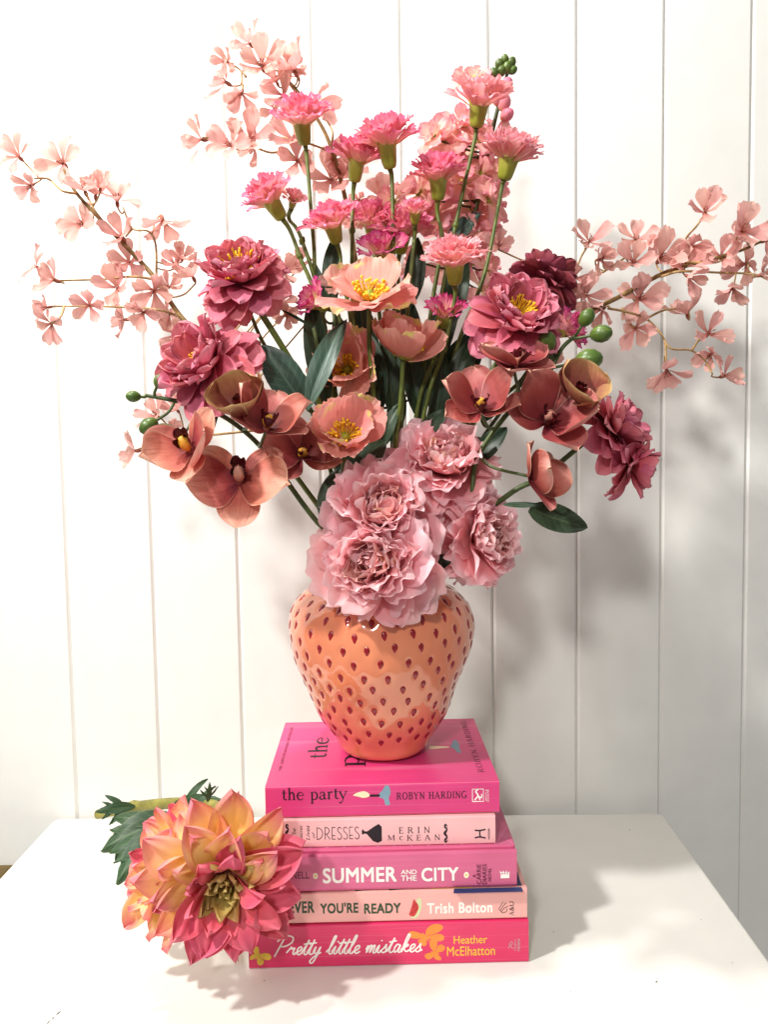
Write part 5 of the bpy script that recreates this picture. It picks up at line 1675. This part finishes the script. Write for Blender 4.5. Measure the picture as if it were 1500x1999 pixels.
for i, (lab, lv_) in enumerate(FILL):
    bp = [P(l[0][0], l[0][1], l[4]) for l in lv_]
    tops = max(bp, key=lambda p: p.z)
    root, mouth = root_of(tops)
    t = thing('leafy_stem', lab, 'foliage', root, 'leafy filler stems')
    tube('stem', [root, mouth, mouth.lerp(tops, .5) + Vector((0, 0.008, 0.01)), tops], [0.0026, 0.0022, 0.0016], MT['stem_dark'], t, 8, 7)
    dn = catmull([mouth, mouth.lerp(tops, .5) + Vector((0, 0.008, 0.01)), tops], 8)
    for (b, tp_, k_, w, yy), q in zip(lv_, bp):
        s = min(dn, key=lambda p: (p - q).length + max(0, p.z - q.z) * 3)
        if (s - q).length > 0.004:
            tube('petiole', [s, s.lerp(q, .6) + Vector((0, 0, -.003)), q], [0.0014, 0.0012], MT['stem_dark'], t, 6, 5)
        leaf(t, q, P(*tp_, yy + rnd.uniform(-.02, .0)), k_, w, Vector((rnd.uniform(-.5, .5), -1, .25)))

# ------------------------------------------------------------------ dahlia spray lying on the table against the books
def lobed_leaf(parent, base, tip, normal, wide=1.0, name='leaf'):
    x = tip - base
    L = x.length
    x /= L
    z = (normal - x * normal.dot(x)).normalized()
    y = z.cross(x)
    V, U, Fc = [], [], []
    for li, (x0, ang, ll, ww) in enumerate(((0.0, 0, 1.0, .36), (.26, 42, .56, .34), (.26, -40, .60, .34), (.52, 34, .40, .32), (.50, -36, .38, .32))):
        v_, f_, u_ = petal_geo(16, 8, ww * wide, P_lance, curl=-.55, keel=.18, ser=0, tip=0, crum=.02, seed=li + 3)
        ca, sa_ = math.cos(R(ang)), math.sin(R(ang))
        k0 = len(V)
        for (px_, py_, pz_), (uu, vv) in zip(v_, u_):
            saw = 1 + .16 * (abs((uu * 7) % 1 - .5) - .25) * 2 * abs(vv * 2 - 1)      # toothed rim
            py_ *= saw
            V.append((x0 + (px_ * ca - py_ * sa_) * ll, (px_ * sa_ + py_ * ca) * ll, pz_ * ll - .16 * x0 + .0015 * li))
            U.append((uu, vv))
        Fc += [tuple(i + k0 for i in q) for q in f_]
    me = mesh_of('leaf', V, Fc, MT['leaf_dahlia'], True, U)
    return link(name, me, parent, Matrix.Translation(base) @ Matrix((x, y, z)).transposed().to_4x4() @ Matrix.Diagonal((L, L, L, 1)))


rg = random.Random(501)
foot = P(195, 1584, .90)
t = thing('dahlia_spray', 'orange and pink dahlia spray with green leaves lying on the table against the books', 'flower', Vector((foot.x, foot.y, 0.0)))
cA, nA = P(440, 1722, .606), face(0.12, 0.02, 1.0)
cB, nB = P(320, 1704, .640), face(-.66, .30, .70)
sA, sB = 164 / F_PX * .606, 130 / F_PX * .640
j = P(420, 1590, .80)
s0 = P(190, 1590, .895)
s0.z = max(s0.z, .006)
tube('stem', [s0, P(270, 1574, .875), P(360, 1568, .84), P(430, 1580, .79), P(430, 1650, .70), cA - nA * .012], [.0055, .006, .0065, .006, .005, .0045], MT['stem_gold'], t, 10, 7)
tube('stem', [P(400, 1574, .82), P(372, 1610, .75), cB - nB * .02, cB - nB * .008], [.0045, .004, .0038], MT['stem_gold'], t, 10, 7)
q = P(262, 1576, .878)
tube('node', [q + Vector((-.012, .0, -.001)), q, q + Vector((.012, 0, .001))], [.005, .0085, .0055], MT['stem_gold'], t, 10, 4)
MA = Matrix.Translation(cA - nA * sA * .16) @ frame(nA, 20)
hA = link('flower_head', dome_mesh('flower_head', sA * .22, sA * .2, MT['core']), t, MA)


def dahlia_ring(head, M, size, n, L, e, r0, h0, keyf, je=7, off=None):
    off = rg.random() if off is None else off
    for k in range(n):
        phi = 2 * PI * (k + off + rg.uniform(-.16, .16)) / n
        s = size * L * rg.uniform(.9, 1.12)
        key = keyf(phi)
        if key != 'dahlia_core' and L > .55 and rg.random() < .42:
            key += '_back'
        Mk = M @ Matrix.Rotation(phi, 4, 'Z') @ Matrix.Translation((r0 * size, 0, h0 * size)) @ Matrix.Rotation(-R(e + rg.uniform(-je, je)), 4, 'Y') @ Matrix.Rotation(R(rg.uniform(-22, 22)), 4, 'X') @ Matrix.Diagonal((s, s * rg.uniform(.9, 1.15), s, 1))
        link('petal', rg.choice(PK[key]), head, Mk)


# petals chosen by direction: mostly apricot towards the upper left, mostly rose opposite
fa = frame(nA, 20).to_3x3()


def keyA(phi, soft=.0):
    d = fa @ Vector((math.cos(phi), math.sin(phi), 0))
    w = -d.x * .8 + d.z * .75 + rg.uniform(-.55, .55) + soft
    return 'dahlia' if w > 0.05 else 'dahlia_pink'


dahlia_ring(hA, MA, sA, 9, .92, -10, .08, -.06, keyA)
dahlia_ring(hA, MA, sA, 11, 1.0, 6, .08, -.02, keyA)
dahlia_ring(hA, MA, sA, 11, .92, 20, .09, .02, keyA)
dahlia_ring(hA, MA, sA, 10, .78, 34, .10, .05, keyA)
dahlia_ring(hA, MA, sA, 9, .60, 46, .11, .07, lambda p: 'dahlia_pink' if rg.random() < .8 else 'dahlia')
dahlia_ring(hA, MA, sA, 10, .46, 50, .12, .06, lambda p: 'dahlia_pink' if rg.random() < .6 else 'dahlia_core', 12)
dahlia_ring(hA, MA, sA, 10, .34, 60, .09, .06, lambda p: 'dahlia_core', 14)
dahlia_ring(hA, MA, sA, 6, .28, 78, .04, .09, lambda p: 'dahlia_core', 12)
MB = Matrix.Translation(cB - nB * sB * .18) @ frame(nB, 50)
hB = link('flower_head', dome_mesh('flower_head', sB * .22, sB * .2, MT['core']), t, MB)
mix = lambda p: 'dahlia' if rg.random() < .85 else 'dahlia_pink'
dahlia_ring(hB, MB, sB, 9, .95, -14, .08, -.06, mix)
dahlia_ring(hB, MB, sB, 10, 1.0, 4, .08, -.02, mix)
dahlia_ring(hB, MB, sB, 10, .90, 22, .09, .02, mix)
dahlia_ring(hB, MB, sB, 9, .74, 40, .10, .05, mix)
dahlia_ring(hB, MB, sB, 8, .55, 58, .09, .07, mix)
dahlia_ring(hB, MB, sB, 7, .38, 72, .05, .08, lambda p: 'dahlia_core')
lobed_leaf(t, P(335, 1602, .80), P(222, 1705, .73), Vector((-.1, -.8, .9)), 1.2)
lobed_leaf(t, P(340, 1592, .82), P(190, 1648, .78), Vector((.1, -.7, .9)), 1.2)
lobed_leaf(t, P(264, 1574, .87), P(190, 1580, .84), Vector((0, -.9, .6)), .8)
lobed_leaf(t, P(330, 1580, .83), P(420, 1556, .80), Vector((0, -.8, .6)), .8)
lobed_leaf(t, P(345, 1600, .80), P(300, 1700, .75), Vector((-.2, -.8, .8)), .9)
lobed_leaf(t, P(405, 1566, .70), P(412, 1534, .69), Vector((.4, -.8, .2)), .6)
